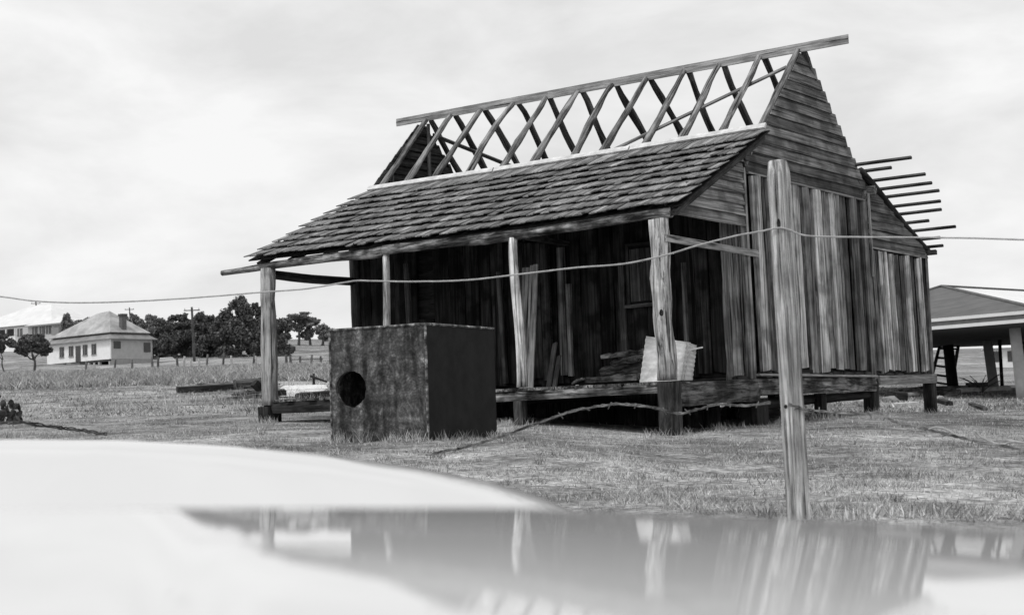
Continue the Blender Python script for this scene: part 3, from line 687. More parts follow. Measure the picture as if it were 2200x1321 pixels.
tag(corr('corrugated_sheet', None, P00, P10, P01, P11, n=8, amp=.006, tone=.6), 'narrow greyer iron sheet tucked behind the right edge of the bright sheet', 'iron sheet', 'iron sheets on the verandah')
tag(plank('batten_offcut', None, vp(1478, 752, .8), vp(1509, 746, .95), .05, .02, 'tin', seg=2, tone=1.0), 'small pale offcut poking out from behind the leaning iron sheets', 'offcut')
# stack of boards at the left, behind the tank
z = -.0; k = 0
while z < .92:
    h = random.choice([.035, .045, .06, .075]); sh = .10 + .13 * (1 - z / .92) ** 1.5
    top = z > .80
    lb = ('topmost' if z + h >= .92 else ('lowest' if k == 0 else None))
    words = ['lowest', 'second', 'third', 'fourth', 'fifth', 'sixth', 'seventh', 'eighth', 'ninth', 'tenth', 'eleventh', 'twelfth', 'thirteenth', 'fourteenth', 'fifteenth', 'sixteenth', 'seventeenth', 'eighteenth', 'nineteenth', 'twentieth']
    o = plank('stacked_board', None, (-6.20 + sh + random.uniform(-.04, .02), .45, z + h / 2), (-4.7, .45, z + h / 2), .5, h * .86, 'log', tone=random.uniform(.6, 1.6), seg=2, ragged=.02)
    tag(o, ('topmost' if z + h >= .92 else words[k] + ' from the bottom') + ' dark board in the stack showing left of the tank', 'plank', 'boards stacked behind the iron tank'); z += h; k += 1

# ------------------------------------------------------------ the iron tank
ta = math.radians(29); TS, TH, TD_ = 1.21, 1.235, 1.42
tz = -.66
K0 = sd2w((912 - 1100) / FPX * 15.3, 15.3, tz)
dl = (-RH * math.cos(ta) + FH * math.sin(ta)); dr_ = (RH * math.sin(ta) + FH * math.cos(ta))
tank = thing('iron_tank', K0 + dl * TS / 2 + dr_ * TD_ / 2, 'square rusty iron tank with a round hole in its left face, standing before the verandah', 'tank')
mt = Matrix(((dl.x, dr_.x, 0, K0.x), (dl.y, dr_.y, 0, K0.y), (0, 0, 1, K0.z), (0, 0, 0, 1)))
def panel_hole(W_, H_, cx, cz, r, th):
    n = 96; vs = []; fs = []
    for y in (0, th):
        for k in range(n):
            a = 2 * math.pi * k / n; q = r * (1 + (.07 * mn.noise(Vector((math.cos(a) * 3, math.sin(a) * 3, 2))) + .03 * mn.noise(Vector((math.cos(a) * 11, math.sin(a) * 11, 5)))) * (1 if math.cos(a) < .3 else .15)); vs.append((cx + q * math.cos(a), y, cz + q * math.sin(a)))
        for k in range(n):
            a = 2 * math.pi * k / n; c, s_ = math.cos(a), math.sin(a)
            tx = ((W_ - cx) if c > 0 else -cx) / c if abs(c) > 1e-6 else 1e9; tz_ = ((H_ - cz) if s_ > 0 else -cz) / s_ if abs(s_) > 1e-6 else 1e9
            t = min(tx, tz_); vs.append((cx + t * c, y, cz + t * s_))
        for X_, Z_ in ((0, 0), (W_, 0), (W_, H_), (0, H_)):       # snap the nearest rim vertex to each corner
            base = len(vs) - n; j = min(range(base, base + n), key=lambda i: (vs[i][0] - X_) ** 2 + (vs[i][2] - Z_) ** 2); vs[j] = (X_, y, Z_)
    for k in range(n):
        q = (k + 1) % n
        fs.append((k, q, n + q, n + k)); fs.append((2 * n + k, 3 * n + k, 3 * n + q, 2 * n + q))
        fs.append((k, 2 * n + k, 2 * n + q, q)); fs.append((n + k, n + q, 3 * n + q, 3 * n + k))
    return vs, fs
v, f = panel_hole(TS, TH, TS - .258, .60, .195, .012)
me = mesh('tank_face', v, f); bm = bmesh.new(); bm.from_mesh(me); bmesh.ops.recalc_face_normals(bm, faces=bm.faces); bm.to_mesh(me); bm.free()
obj('front_panel', me, M['tank'], tank, mt)
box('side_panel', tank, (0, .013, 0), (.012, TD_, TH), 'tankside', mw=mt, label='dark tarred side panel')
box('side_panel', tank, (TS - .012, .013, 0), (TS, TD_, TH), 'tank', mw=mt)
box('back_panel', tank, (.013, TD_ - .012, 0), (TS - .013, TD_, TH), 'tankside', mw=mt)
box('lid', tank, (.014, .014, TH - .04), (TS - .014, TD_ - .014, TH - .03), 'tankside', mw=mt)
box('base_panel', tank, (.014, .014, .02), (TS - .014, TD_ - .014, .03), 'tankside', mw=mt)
def mtp(x, y, z): return mt @ Vector((x, y, z))
for a, b in (((0, 0, TH), (TS, 0, TH)), ((0, 0, TH), (0, TD_, TH)), ((TS, 0, TH), (TS, TD_, TH)), ((0, TD_, TH), (TS, TD_, TH)), ((0, 0, 0), (0, 0, TH)), ((TS, 0, 0), (TS, 0, TH))):
    pole('rim', tank, mtp(*a), mtp(*b), .014, .014, 'tank', tone=1.5, seg=8, sides=6, rough=.1)
vs = []; fs = []; n = 28
for k in range(n):
    a = 2 * math.pi * k / n
    for rr, yo in ((.205, -.004), (.190, -.004), (.190, .05), (.200, .05)): vs.append((TS - .258 + rr * math.cos(a), yo, .60 + rr * math.sin(a)))
for k in range(n):
    if math.cos(2 * math.pi * k / n) < -.1: continue
    for j in range(4):
        a = k * 4 + j; b = k * 4 + (j + 1) % 4; c = ((k + 1) % n) * 4 + (j + 1) % 4; d = ((k + 1) % n) * 4 + j; fs.append((a, b, c, d))
obj('hole_lip', mesh('hole_lip', vs, fs), M['tank'], tank, mt, .8)

# ------------------------------------------------------------ fence: post, top wire, barbed wire
def fencepost():
    T = at(1669, 338, 8.0); B = at(1716, 1110, 8.0); B.z = min(B.z, gz(B.x, B.y)) - .25
    m, L = frame(B, T, FH); n = 22; prof = [(-.062, -.030), (-.050, -.052), (.006, -.060), (.022, -.052), (.058, -.040), (.064, .02), (.03, .055), (-.045, .05)]
    vs = []; fs = []; K = len(prof)
    for i in range(n + 1):
        f_ = i / n; s_ = 1.03 - .05 * f_
        if i == n: s_ *= .86
        for k, (a, b) in enumerate(prof):
            j = .004 * mn.noise(Vector((a * 30, b * 30, f_ * 14))); vs.append((L * f_ - (.02 if i == n else 0) + (random.uniform(-.012, .006) if i == n else 0), -(b + j) * s_, (a + j) * s_))
    for i in range(n):
        for k in range(K): p = i * K + k; q = i * K + (k + 1) % K; fs.append((p, q, q + K, p + K))
    fs.append(tuple(range(K))[::-1]); fs.append(tuple(range(n * K, n * K + K)))
    me = mesh('fence_post', vs, fs); bm = bmesh.new(); bm.from_mesh(me); bmesh.ops.recalc_face_normals(bm, faces=bm.faces); bmesh.ops.bevel(bm, geom=[e for e in bm.edges if abs((e.verts[0].co - e.verts[1].co).x) < .05], offset=.006, segments=1) if False else None
    bm.to_mesh(me); bm.free(); return m, me, L
m, me, L = fencepost()
# local axes: X up the post, Z towards the camera's far side; flip so the wide side faces the camera
x_ = m.col[0].to_3d(); zc = RH - x_ * RH.dot(x_); zc.normalize(); yc = zc.cross(x_) 
m2 = Matrix((x_, yc, zc)).transposed().to_4x4(); m2.translation = m.translation
fp = thing('fence_post', m.translation, 'split timber fence post standing close by in front of the hut', 'fence post')
obj('post_timber', me, M['split'], fp, m2, 1.75)
nf = -ray(1673, 490).normalized()
for (px, py, r, sy) in ((1673, 480, .010, 2.4), (1688, 873, .009, 1.2)):
    disc('wire_hole_shade', fp, at(px, py, 7.945), nf, r, 'black', sy=sy, th=.006)  # black disc stands in for the dark inside the hole
for px_, d_, lb_ in ((-75, 9.65, 'next fence post to the left, out past the shrub'), (2290, 7.66, 'next fence post to the right, past the barbed wire tangle')):
    T_ = at(px_, 500 if px_ > 0 else 600, d_); B_2 = Vector((T_.x, T_.y, gz(T_.x, T_.y) - .3))
    tag(plank('fence_post', None, B_2, T_, .13, .11, 'split', hint=RH, tone=1.4, seg=8, jw=.05), lb_, 'fence post')
topw = [(-72, 632, 9.6), (0, 637, 9.5), (90, 648, 9.4), (200, 650, 9.3), (330, 645, 9.1), (450, 637, 9.0), (560, 628, 8.9), (660, 620, 8.8), (745, 606, 8.7), (775, 603, 8.7), (880, 605, 8.6), (1000, 602, 8.5), (1110, 590, 8.4), (1240, 575, 8.3), (1340, 567, 8.2), (1430, 548, 8.1), (1500, 527, 8.05), (1580, 507, 8.0), (1640, 496, 7.94), (1668, 490, 7.93), (1690, 492, 7.94), (1730, 506, 7.95), (1800, 509, 7.95), (1950, 510, 7.9), (2100, 512, 7.8), (2288, 518, 7.66)]
tag(tube('fence_wire', [at(*p) for p in topw], .0050, 'wire', jit=.0006, sub=4), 'plain top fence wire running across in front of the hut', 'wire', 'fence wires')
def twisted(name, pts, r, label, mat='barb', barbs=True, tone=1.0, jit=.004):
    P = [at(*p) for p in pts]
    root = thing(name, P[0], label, 'barbed wire', 'fence wires')
    a = tube('strand', P, r, mat, root, jit=jit, sub=8, rj=.35, tone=tone)
    b = tube('strand', [p + Vector((0, 0, r * 1.3)) for p in P], r * .8, mat, root, jit=jit * 1.6, sub=8, rj=.35, tone=tone * .8)
    if barbs:
        for i in range(len(P) - 1):
            q = P[i].lerp(P[i + 1], .5); 
            vv = Vector((random.uniform(-1, 1), random.uniform(-1, 1), random.uniform(.4, 1))).normalized() * .022
            tube('barb', [q - vv, q + vv], .0028, mat, root, sub=1, sides=5)
    return root
twisted('barbed_wire', [(1655, 866, 8.0), (1600, 872, 8.1), (1540, 870, 8.2), (1500, 880, 8.2), (1455, 889, 8.3), (1400, 876, 8.3), (1330, 869, 8.4), (1290, 873, 8.4), (1230, 884, 8.5), (1180, 901, 8.6), (1110, 926, 8.7), (1060, 943, 8.7), (1000, 961, 8.8), (960, 969, 8.8), (915, 978, 8.9)], .0048, 'slack rusty barbed wire hanging from the fence post down to the grass on the left', tone=.7, jit=.002)
twisted('barbed_wire', [(1694, 868, 7.94), (1730, 880, 7.95), (1790, 886, 7.95), (1850, 891, 7.95), (1885, 887, 7.95), (1920, 905, 7.9), (1960, 915, 7.85), (2005, 926, 7.8), (2060, 940, 7.75), (2120, 953, 7.7), (2288, 980, 7.66)], .0045, 'slack barbed wire drooping from the fence post to the right edge', tone=.9, jit=.002)
tag(tube('loose_wire', [at(1995, 922, 7.8), at(2020, 918, 7.8), at(2060, 936, 7.78), (at(2100, 948, 7.75)), at(2092, 925, 7.75), at(2110, 940, 7.75), at(2150, 955, 7.7), at(2180, 948, 7.7), at(2240, 960, 7.65)], .005, 'wire', jit=.002, tone=.9), 'pale tangled loop of loose wire beside the right barbed wire', 'wire', 'fence wires')
twisted('barbed_wire', [(-75, 890, 9.6), (-50, 905, 9.2), (0, 910, 9.2), (50, 909, 9.2), (110, 918, 9.2), (150, 922, 9.2), (190, 928, 9.2), (230, 934, 9.2)], .0065, 'dark thick end of barbed wire lying at the left edge', tone=.3, jit=.003)

# ------------------------------------------------------------ ground litter: timber heaps, iron sheets, stones
def dfor(px, py):
    d = 15.0
    while d < 90:
        p = gat(px, d); q = p - CAM
        if 660.5 - FPX * UP.dot(q) / FW.dot(q) <= py: break
        d += .25
    return d
def lie(px0, py0, px1, py1, d0, d1, w, t, mat, tone, name, label, cat, group, lift=0.0, rnd=False):
    py = max(py0, py1) + 2; e0 = dfor(px0, py); e1 = e0 + (d1 - d0) + random.uniform(-.3, .5); w *= e0 / d0; t *= e0 / d0
    A = at(px0, py0, e0); B = at(px1, py1, e1)
    A.z = max(A.z, gz(A.x, A.y) + t / 2); B.z = max(B.z, gz(B.x, B.y) + t / 2)
    if rnd: o = pole(name, None, A, B, w / 2, w * .42, mat, tone=tone, seg=8, rough=.15)
    else: o = plank(name, None, A, B, w, t, mat, tone=tone, seg=4, jw=.1, ragged=.05)
    return tag(o, label, cat, group)
G1 = 'timber heaped on the grass left of the hut'
lie(378, 842, 560, 832, 31, 31.6, .30, .14, 'black', 1.2, 'timber_baulk', 'lowest black baulk at the left end of the timber heap', 'timber', G1)
lie(385, 836, 500, 828, 31.6, 32, .20, .10, 'log', 2.4, 'timber_baulk', 'grey plank lying on top of the left end of the timber heap', 'timber', G1)
lie(430, 838, 585, 826, 32.5, 33, .28, .16, 'log', .8, 'timber_baulk', 'dark beam in the middle of the timber heap', 'timber', G1)
lie(445, 829, 530, 825, 33.5, 34, .16, .08, 'log', 2.0, 'timber_baulk', 'thin pale plank at the back of the timber heap', 'timber', G1)
lie(505, 838, 575, 835, 30, 30.3, .3, .26, 'log', .7, 'timber_baulk', 'short squat block in the timber heap beside the corner post', 'timber', G1)
lie(478, 858, 580, 846, 29, 29.6, .16, .07, 'log', 1.3, 'timber_baulk', 'grey plank on the grass in front of the timber heap', 'timber', G1)
lie(500, 853, 610, 843, 29.8, 30, .2, .12, 'black', 1.3, 'timber_baulk', 'dark plank under the grey one in front of the timber heap', 'timber', G1)
lie(547, 822, 565, 845, 29.8, 29.4, .2, .15, 'black', 1.0, 'timber_baulk', 'dark block standing up against the left corner post', 'timber', G1)
lie(640, 858, 710, 846, 27, 27.2, .22, .14, 'black', 1.6, 'timber_baulk', 'dark baulk lying behind the verandah edge beside the tank', 'timber', G1)
lie(645, 852, 712, 852, 28, 28.4, .3, .12, 'log', .8, 'timber_baulk', 'brownish grey baulk before the pale iron sheets', 'timber', G1)
for k, (x0, y0, x1, y1, x2, y2, x3, y3, d, lb) in enumerate(((598, 838, 704, 836, 610, 829, 702, 827, 29.5, 'upper bright iron sheet lying behind the left corner post'), (600, 846, 690, 845, 604, 839, 700, 837, 28.8, 'lower bright iron sheet lying behind the left corner post'), (602, 852, 660, 852, 604, 847, 672, 846, 28.3, 'short dull iron sheet nearest the left corner post foot'))):
    def gp(px, py, dd):
        dd = dfor(px, py); p = at(px, py, dd); p.z = max(p.z, gz(p.x, p.y) + .02); return p
    tag(corr('iron_sheet', None, gp(x0, y0, d), gp(x1, y1, d), gp(x2, y2, d + 1.0), gp(x3, y3, d + 1.0), n=12, amp=.015, tone=(1.1, 1.0, .75)[k]), lb, 'iron sheet', 'iron sheets on the grass')
sx = sorted(random.uniform(395, 545) for _ in range(12)); so = ['first', 'second', 'third', 'fourth', 'fifth', 'sixth', 'seventh', 'eighth', 'ninth', 'tenth', 'eleventh', 'twelfth']
for k in range(12):
    x0 = sx[k]; y0 = random.uniform(826, 850); L_ = random.uniform(25, 90); dd = 34 - (y0 - 824) * .17
    lie(x0, y0, x0 + L_, y0 - random.uniform(-4, 7), dd, dd + random.uniform(-.4, .6), random.uniform(.08, .2), random.uniform(.03, .07), 'log', random.uniform(.4, 3.0), 'loose_stick', so[k] + ' loose stick from the left end of the timber heap', 'stick', 'loose sticks over the timber heap')
# small tripod of sticks by the stack
tp = thing('stick_trestle', gat(678, 46), 'little dark trestle of sticks on the grass beyond the pale iron sheets', 'trestle')
pole('leg', tp, at(674, 830, 46), at(674, 802, 46), .045, .035, 'black', seg=3)
pole('rail', tp, at(668, 808, 46), at(702, 820, 45.5), .042, .03, 'black', seg=3)
# debris right, behind and beside the lean-to
G2 = 'scrap timber by the lean-to'
rs = [(1905, 850, 1975, 846, 34, 34, .25, .08, 'log', 2.4, 'pale board on the ground seen under the lean-to'), (1915, 870, 1965, 866, 31, 31, .22, .06, 'tin', .8, 'bright flat offcut on the ground under the lean-to'),
      (1912, 858, 1942, 858, 33, 33, .4, .22, 'black', 1.0, 'dark lump of wood under the lean-to between its stumps'), (1985, 835, 2080, 832, 42, 42, .5, .12, 'log', 1.5, 'grey beam lying just beyond the rear corner stump'),
      (2000, 846, 2060, 842, 38, 38, .3, .14, 'log', 1.1, 'mottled beam in the grass below the ladder'), (2060, 838, 2165, 833, 41, 42, .3, .12, 'tin', .55, 'long pale plank on the ground under the open shed'),
      (2020, 860, 2040, 866, 33, 32, .14, .1, 'black', 1.6, 'short dark stick in the grass right of the rear stump'), (2085, 866, 2115, 878, 30, 28.5, .1, .06, 'log', .8, 'slanting dark stick lying in the pale grass on the right'),
      (2075, 828, 2125, 826, 44, 44, .3, .15, 'log', .8, 'dark beam lying at the foot of the middle shed post'), (1930, 840, 1985, 832, 38, 39, .2, .08, 'log', 1.9, 'thin grey board beyond the lean-to stumps')]
for a, b, c, d, e, f_, w, t, mt_, tn, lb in rs: lie(a, b, c, d, e, f_, w, t, mt_, tn, 'scrap_board', lb, 'plank', G2)
def rock(px, d, r, label, tone=1.0, flat=.55, mat='stone', grp='stones around the hut'):
    p = gat(px, d); bm = bmesh.new(); bmesh.ops.create_icosphere(bm, subdivisions=2, radius=r)
    sdv = random.uniform(0, 50)
    for v in bm.verts: v.co *= 1 + .45 * mn.noise(v.co / r * 1.1 + Vector((sdv, 0, 0))); v.co.z *= flat
    me = bpy.data.meshes.new('stone'); bm.to_mesh(me); bm.free(); tag(obj('stone', me, M[mat], None, Matrix.Translation(p + Vector((0, 0, r * flat * .4))), tone), label, 'stone', grp)
rock(1845, 33, .2, 'pale rounded stone behind the middle stump of the end wall', .8)
rock(1660, 27, .34, 'pale boulder half hidden behind the fence post under the hut', .8)
rock(1590, 26, .40, 'grey boulder in the gloom under the hut left of the fence post', .5)
rock(1520, 27, .3, 'low grey stone under the verandah corner', .5)
rock(1905, 36, .22, 'grey stone seen between the lean-to stumps', .6)
rock(2010, 40, .14, 'small pale stone right of the rear corner stump', .8)

# ------------------------------------------------------------ open shed at the right
shed = thing('open_shed', gat(2130, 48), 'open shed on round posts with a low grey hipped iron roof', 'shed')
Kp = at(2248, 668, 40); Lp = at(1700, 715, 46.5); eave = 1.95
ez = Kp.z
Lp.z = ez + .05
Ap = at(2022, 616, 52); Bp = at(2330, 650, 60); Mp = at(2700, 700, 50); Mp.z = ez + .1; Qp = at(1820, 740, 58); Qp.z = ez + .1; Tp_ = at(2650, 740, 60); Tp_.z = ez + .1
Bp.z = Ap.z
def slabroof(name, parent, pts, th, mat, tone=1.0):
    pts = [Vector(p) for p in pts]; n = len(pts); vs = pts + [p - Vector((0, 0, th)) for p in pts]
    fs = [tuple(range(n)), tuple(range(2 * n - 1, n - 1, -1))] + [(k, k + n, (k + 1) % n + n, (k + 1) % n) for k in range(n)]
    me = mesh(name, vs, fs); bm = bmesh.new(); bm.from_mesh(me); bmesh.ops.recalc_face_normals(bm, faces=bm.faces); bm.to_mesh(me); bm.free()
    return obj(name, me, M[mat], parent, None, tone)
HP = at(2062, 624, 60)
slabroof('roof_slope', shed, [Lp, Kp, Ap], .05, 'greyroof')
slabroof('roof_slope', shed, [Kp, Mp, Bp, Ap], .05, 'paleroof', 1.0)  # pale colour paints in the sky reflected by this slope
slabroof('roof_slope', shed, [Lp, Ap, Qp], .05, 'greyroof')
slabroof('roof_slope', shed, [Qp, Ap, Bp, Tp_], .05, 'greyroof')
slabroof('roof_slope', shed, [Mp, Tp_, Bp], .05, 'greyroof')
slabroof('ceiling', shed, [p + Vector((0, 0, -.22)) for p in (Lp, Kp, Mp, Tp_, Qp)], .05, 'soffit')
def fascia(A, B, z0, h, mat, tone, out_):
    A = Vector(A); B = Vector(B); A.z += z0; B.z += z0; m, L = frame(A, B, (0, 0, 1)); v, f = boxm((0, -.03 - out_, -h), (L, .03 - out_, 0)); obj('fascia', mesh('fascia', v, f), M[mat], shed, m, tone)
fascia(Lp, Kp, .05, .085, 'whitewall', 1.0, .08); fascia(Lp, Kp, -.037, .12, 'concrete', .45, .0); fascia(Lp, Kp, -.158, .09, 'whitewall', 1.0, .05)
fascia(Kp, Mp, .02, .3, 'whitewall', .9, .0)
for a, b in ((Ap, Bp), (Ap, Kp), (Ap, Lp)):
    pole('ridge_cap', shed, a + Vector((0, 0, .02)), b + Vector((0, 0, .02)), .05, .05, 'greyroof', tone=.7 if b is Bp else 1.2, seg=2, sides=8, rough=0)
def shedpost(px, d, r, tone, mat='concrete', lean=0):
    B = gat(px, d); B.z -= .05; T = B.copy(); T.z = ez - .2; T += RH * lean
    pole('post', shed, B, T, r, r * .92, mat, tone=tone, seg=4, sides=14, rough=.01)
shedpost(2188, 41, .165, 1.5, lean=-.12); shedpost(2128, 50, .17, .55, lean=-.15); shedpost(2040, 53, .20, .2, 'dark', lean=-.1); shedpost(2145, 50, .06, .4, 'dark'); shedpost(2201, 52, .12, .25, 'dark'); shedpost(2400, 50, .19, 1.0); shedpost(2330, 70, .19, 1.0)
# ladder
ld = thing('ladder', gat(2015, 56), 'dark wooden ladder leaning under the edge of the open shed', 'ladder')
D_ = 56
a0, a1 = at(2019, 742, D_), at(1998, 824, D_ - .6); b0, b1 = at(2034, 742, D_), at(2040, 830, D_ - .6)
pole('stile', ld, a1, a0, .065, .055, 'dark', seg=3, tone=1.4); pole('stile', ld, b1, b0, .065, .055, 'dark', seg=3, tone=1.2)
pole('prop', ld, at(2044, 830, D_ + .4), at(2059, 742, D_ + .3), .07, .06, 'dark', seg=3, tone=1.5)
for f_ in (.08, .32, .53, .76, .95):
    pole('rung', ld, a0.lerp(a1, f_), b0.lerp(b1, f_), .04, .04, 'dark', seg=2, sides=7, tone=1.6)
    if f_ < .5: pole('rung', ld, b0.lerp(b1, f_), at(2059 - 15 * f_, 742 + 88 * f_, D_ + .3), .035, .035, 'dark', seg=2, sides=7, tone=1.6)

# ------------------------------------------------------------ far cottage
def build_at(px, d): return gat(px, d)
def dirs(px, azdeg):
    a = math.radians(azdeg); return (FH * math.cos(a) + RH * math.sin(a)), (FH * math.cos(a + math.pi / 2) + RH * math.sin(a + math.pi / 2))
def cottage():
    d = 190; C0 = at(237, 771, d)                          # near corner, underside of the wall
    u, w = dirs(237, -49)                                  # u recedes to the left, w to the right
    root = thing('cottage', (C0.x, C0.y, gz(C0.x, C0.y)), 'white cottage with steep hipped roof, brick chimney and a row of narrow windows', 'house')
    Lu, Lw, H = 14.2, 6.2, 2.5
    def P(a, b, z): return C0 + u * a + w * b + Vector((0, 0, z))
    m = Matrix((u, w, Vector((0, 0, 1)))).transposed().to_4x4(); m.translation = C0
    def bx(name, lo, hi, mat, par=root, tone=1.0, label=None): 
        v, f = boxm(lo, hi); me = mesh(name, v, f); bm = bmesh.new(); bm.from_mesh(me); bmesh.ops.recalc_face_normals(bm, faces=bm.faces); bm.to_mesh(me); bm.free()
        return obj(name, me, M[mat], par, m, tone, label=label)
    wl = bx('wall', (0, 0, 0), (Lu, .15, H), 'whitewall', tone=1.15, label='white long front wall')
    sw = bx('wall', (0, .16, 0), (.15, Lw, H), 'greywall', label='grey side wall')
    bx('wall', (Lu - .15, .16, 0), (Lu, Lw, H), 'greywall'); bx('wall', (.16, Lw - .15, 0), (Lu - .16, Lw, H), 'greywall')
    bx('floor', (.1, .1, -.25), (Lu - .1, Lw - .1, -.02), 'soffit')
    def apx(px):                                            # distance along the front wall for a photo column
        dd = ray(px, 740); n = w; t = (n.dot(C0) - n.dot(CAM)) / n.dot(dd); return (CAM + dd * t - C0).dot(u)
    for px in (133, 153, 183, 202):
        a = apx(px); fr = bx('window', (a - .5, -.06, .75), (a + .5, -.005, 2.05), 'glass', wl); bx('window_frame', (a - .05, -.09, .75), (a + .05, -.065, 2.05), 'greywall', fr, .6); bx('window_sill', (a - .58, -.12, .66), (a + .58, -.02, .745), 'greywall', fr, .8)
    a = apx(168); bx('door', (a - .55, -.06, .02), (a + .55, -.005, 2.0), 'glass', wl)
    bx('window', (-.06, .5, 1.3), (-.005, 1.5, 2.2), 'glass', sw); bx('window', (-.06, 4.9, .9), (-.005, 5.9, 2.1), 'glass', sw)
    rail = bx('stair_rail', (a + .6, -1.6, -.4), (a + .68, -.1, -.3), 'greywall', root, .5)
    stair = bx('front_steps', (a - .5, -1.4, -.85), (a + .5, -.07, -.15), 'greywall', root, .6)
    # skirt roof and main hip
    def roof(name, pts, mat, tone=1.0): return slabroof(name, root, [P(*p) for p in pts], .08, mat, tone)
    o = .5; zt = H + .02; z1 = H + .75; i_ = .55
    e = [(-o, -o, zt), (Lu + o, -o, zt - .0), (Lu + o, Lw + o, zt), (-o, Lw + o, zt)]; q = [(i_, i_, z1), (Lu - i_, i_, z1), (Lu - i_, Lw - i_, z1), (i_, Lw - i_, z1)]
    for k in range(4): roof('skirt_roof', [e[k], e[(k + 1) % 4], q[(k + 1) % 4], q[k]], 'farroof', .62)
    j_ = .15; z2 = z1 + .12
    q2 = [(j_, j_, z2), (Lu - j_, j_, z2), (Lu - j_, Lw - j_, z2), (j_, Lw - j_, z2)]
    zr = z2 + 3.0; r1, r2 = (4.7, Lw / 2, zr), (7.4, Lw / 2, zr - .15)
    rf = roof('roof_slope', [q2[0], q2[1], r2, r1], 'farroof', 1.0); roof('roof_slope', [q2[1], q2[2], r2], 'farroof', .9); roof('roof_slope', [q2[2], q2[3], r1, r2], 'farroof', .9); roof('roof_slope', [q2[3], q2[0], r1], 'farroof', .85)
    ch = at(264, 706, d + 2.2); cm = m.copy(); cm.translation = ch
    v, f = boxm((-.33, -.33, -.9), (.33, .33, 1.55)); obj('chimney', mesh('chimney', v, f), M['brick'], root, cm); v, f = boxm((-.42, -.42, 1.552), (.42, .42, 1.85)); obj('chimney_cap', mesh('chimney_cap', v, f), M['brick'], root, cm, .6)
    for aa in np.linspace(.3, Lu - .3, 7):
        for bb in (.2, 4.2, Lw - .2):
            p = P(aa, bb, 0); hgt = p.z - gz(p.x, p.y)
            if hgt > .1: bx('stump', (aa - .15, bb - .15, -hgt - .2), (aa + .15, bb + .15, -.252), 'bark' if bb > 1 else 'concrete')
    for bb in np.linspace(.6, Lw - .4, 7):
        p = P(.1, bb, 0); hgt = max(p.z - gz(p.x, p.y), .5); bx('base_board', (.0, bb - .45, -hgt), (.05, bb + .40, -.03), 'greywall', tone=.8)
cottage()
def homestead():
    d = 270; C0 = at(133, 738, d); u, w = dirs(0, -55)
    root = thing('homestead', C0, 'large pale homestead with broad hipped roofs on the rise at the far left', 'house')
    m = Matrix((u, w, Vector((0, 0, 1)))).transposed().to_4x4(); m.translation = C0
    def bx(name, lo, hi, mat, par=root, tone=1.0):
        v, f = boxm(lo, hi); me = mesh(name, v, f); bm = bmesh.new(); bm.from_mesh(me); bmesh.ops.recalc_face_normals(bm, faces=bm.faces); bm.to_mesh(me); bm.free(); return obj(name, me, M[mat], par, m, tone)
    def P(a, b, z): return C0 + u * a + w * b + Vector((0, 0, z))
    def apx(px):
        dd = ray(px, 705); t = (w.dot(C0) - w.dot(CAM)) / w.dot(dd); return (CAM + dd * t - C0).dot(u)
    Lu = apx(-60); H = 3.6
    a30 = apx(33)
    wl = bx('wall', (0, 0, -1.0), (a30, .2, H), 'whitewall', tone=.75); bx('wall', (0, .21, -1), (.2, 9, H), 'greywall', tone=.5); bx('wall', (a30 + .01, 3, .0), (Lu, 3.2, H), 'greywall', tone=.3)
    bx('verandah_apron', (a30 + .02, 0, -1.0), (Lu, .2, 2.1), 'whitewall', tone=1.2)
    for px in (12, 31, 40):
        a = apx(px); bx('verandah_post', (a - .12, .0, 2.102), (a + .12, .19, H), 'whitewall')
    for px in (43, 75, 91, 105): a = apx(px); fr = bx('window', (a - .7, -.08, 1.9), (a + .7, -.005, 3.3), 'glass', wl, 3.0); bx('window_frame', (a - .08, -.12, 1.9), (a + .08, -.085, 3.3), 'whitewall', fr, .7)
    a = apx(124); bx('water_tank', (a - 1.0, -.6, 1.6), (a + 1.0, -.01, 2.9), 'greywall', wl, .7)
    def roof(name, pts, tone=1.0): return slabroof(name, root, [P(*p) for p in pts], .1, 'paleroof', tone)  # pale roof colour stands in for distant haze
    # small hip on the right end, big hip on the left
    a88 = apx(88); zt = H; zh = H + 1.3
    for k, (e0, e1, hh, b1) in enumerate(((-.8, apx(60), 1.6, 9), (apx(105), Lu + 4, 4.6, 16))):
        c = (e0 + e1) / 2; y0 = -.8 if k == 0 else .6; yc = (y0 + b1) / 2; dx = min((e1 - e0) * .22, 3)
        E = [(e0, y0, zt + k * .4), (e1, y0, zt + k * .4), (e1, b1, zt + k * .4), (e0, b1, zt + k * .4)]; R1, R2 = (c - dx, yc, zt + hh), (c + dx, yc, zt + hh)
        roof('roof_slope', [E[0], E[1], R2, R1]); roof('roof_slope', [E[1], E[2], R2]); roof('roof_slope', [E[2], E[3], R1, R2]); roof('roof_slope', [E[3], E[0], R1], .95)
    bx('eave_board', (-.9, -.9, H - .25), (Lu, -.82, H - .02), 'greywall', root, .8)
homestead()
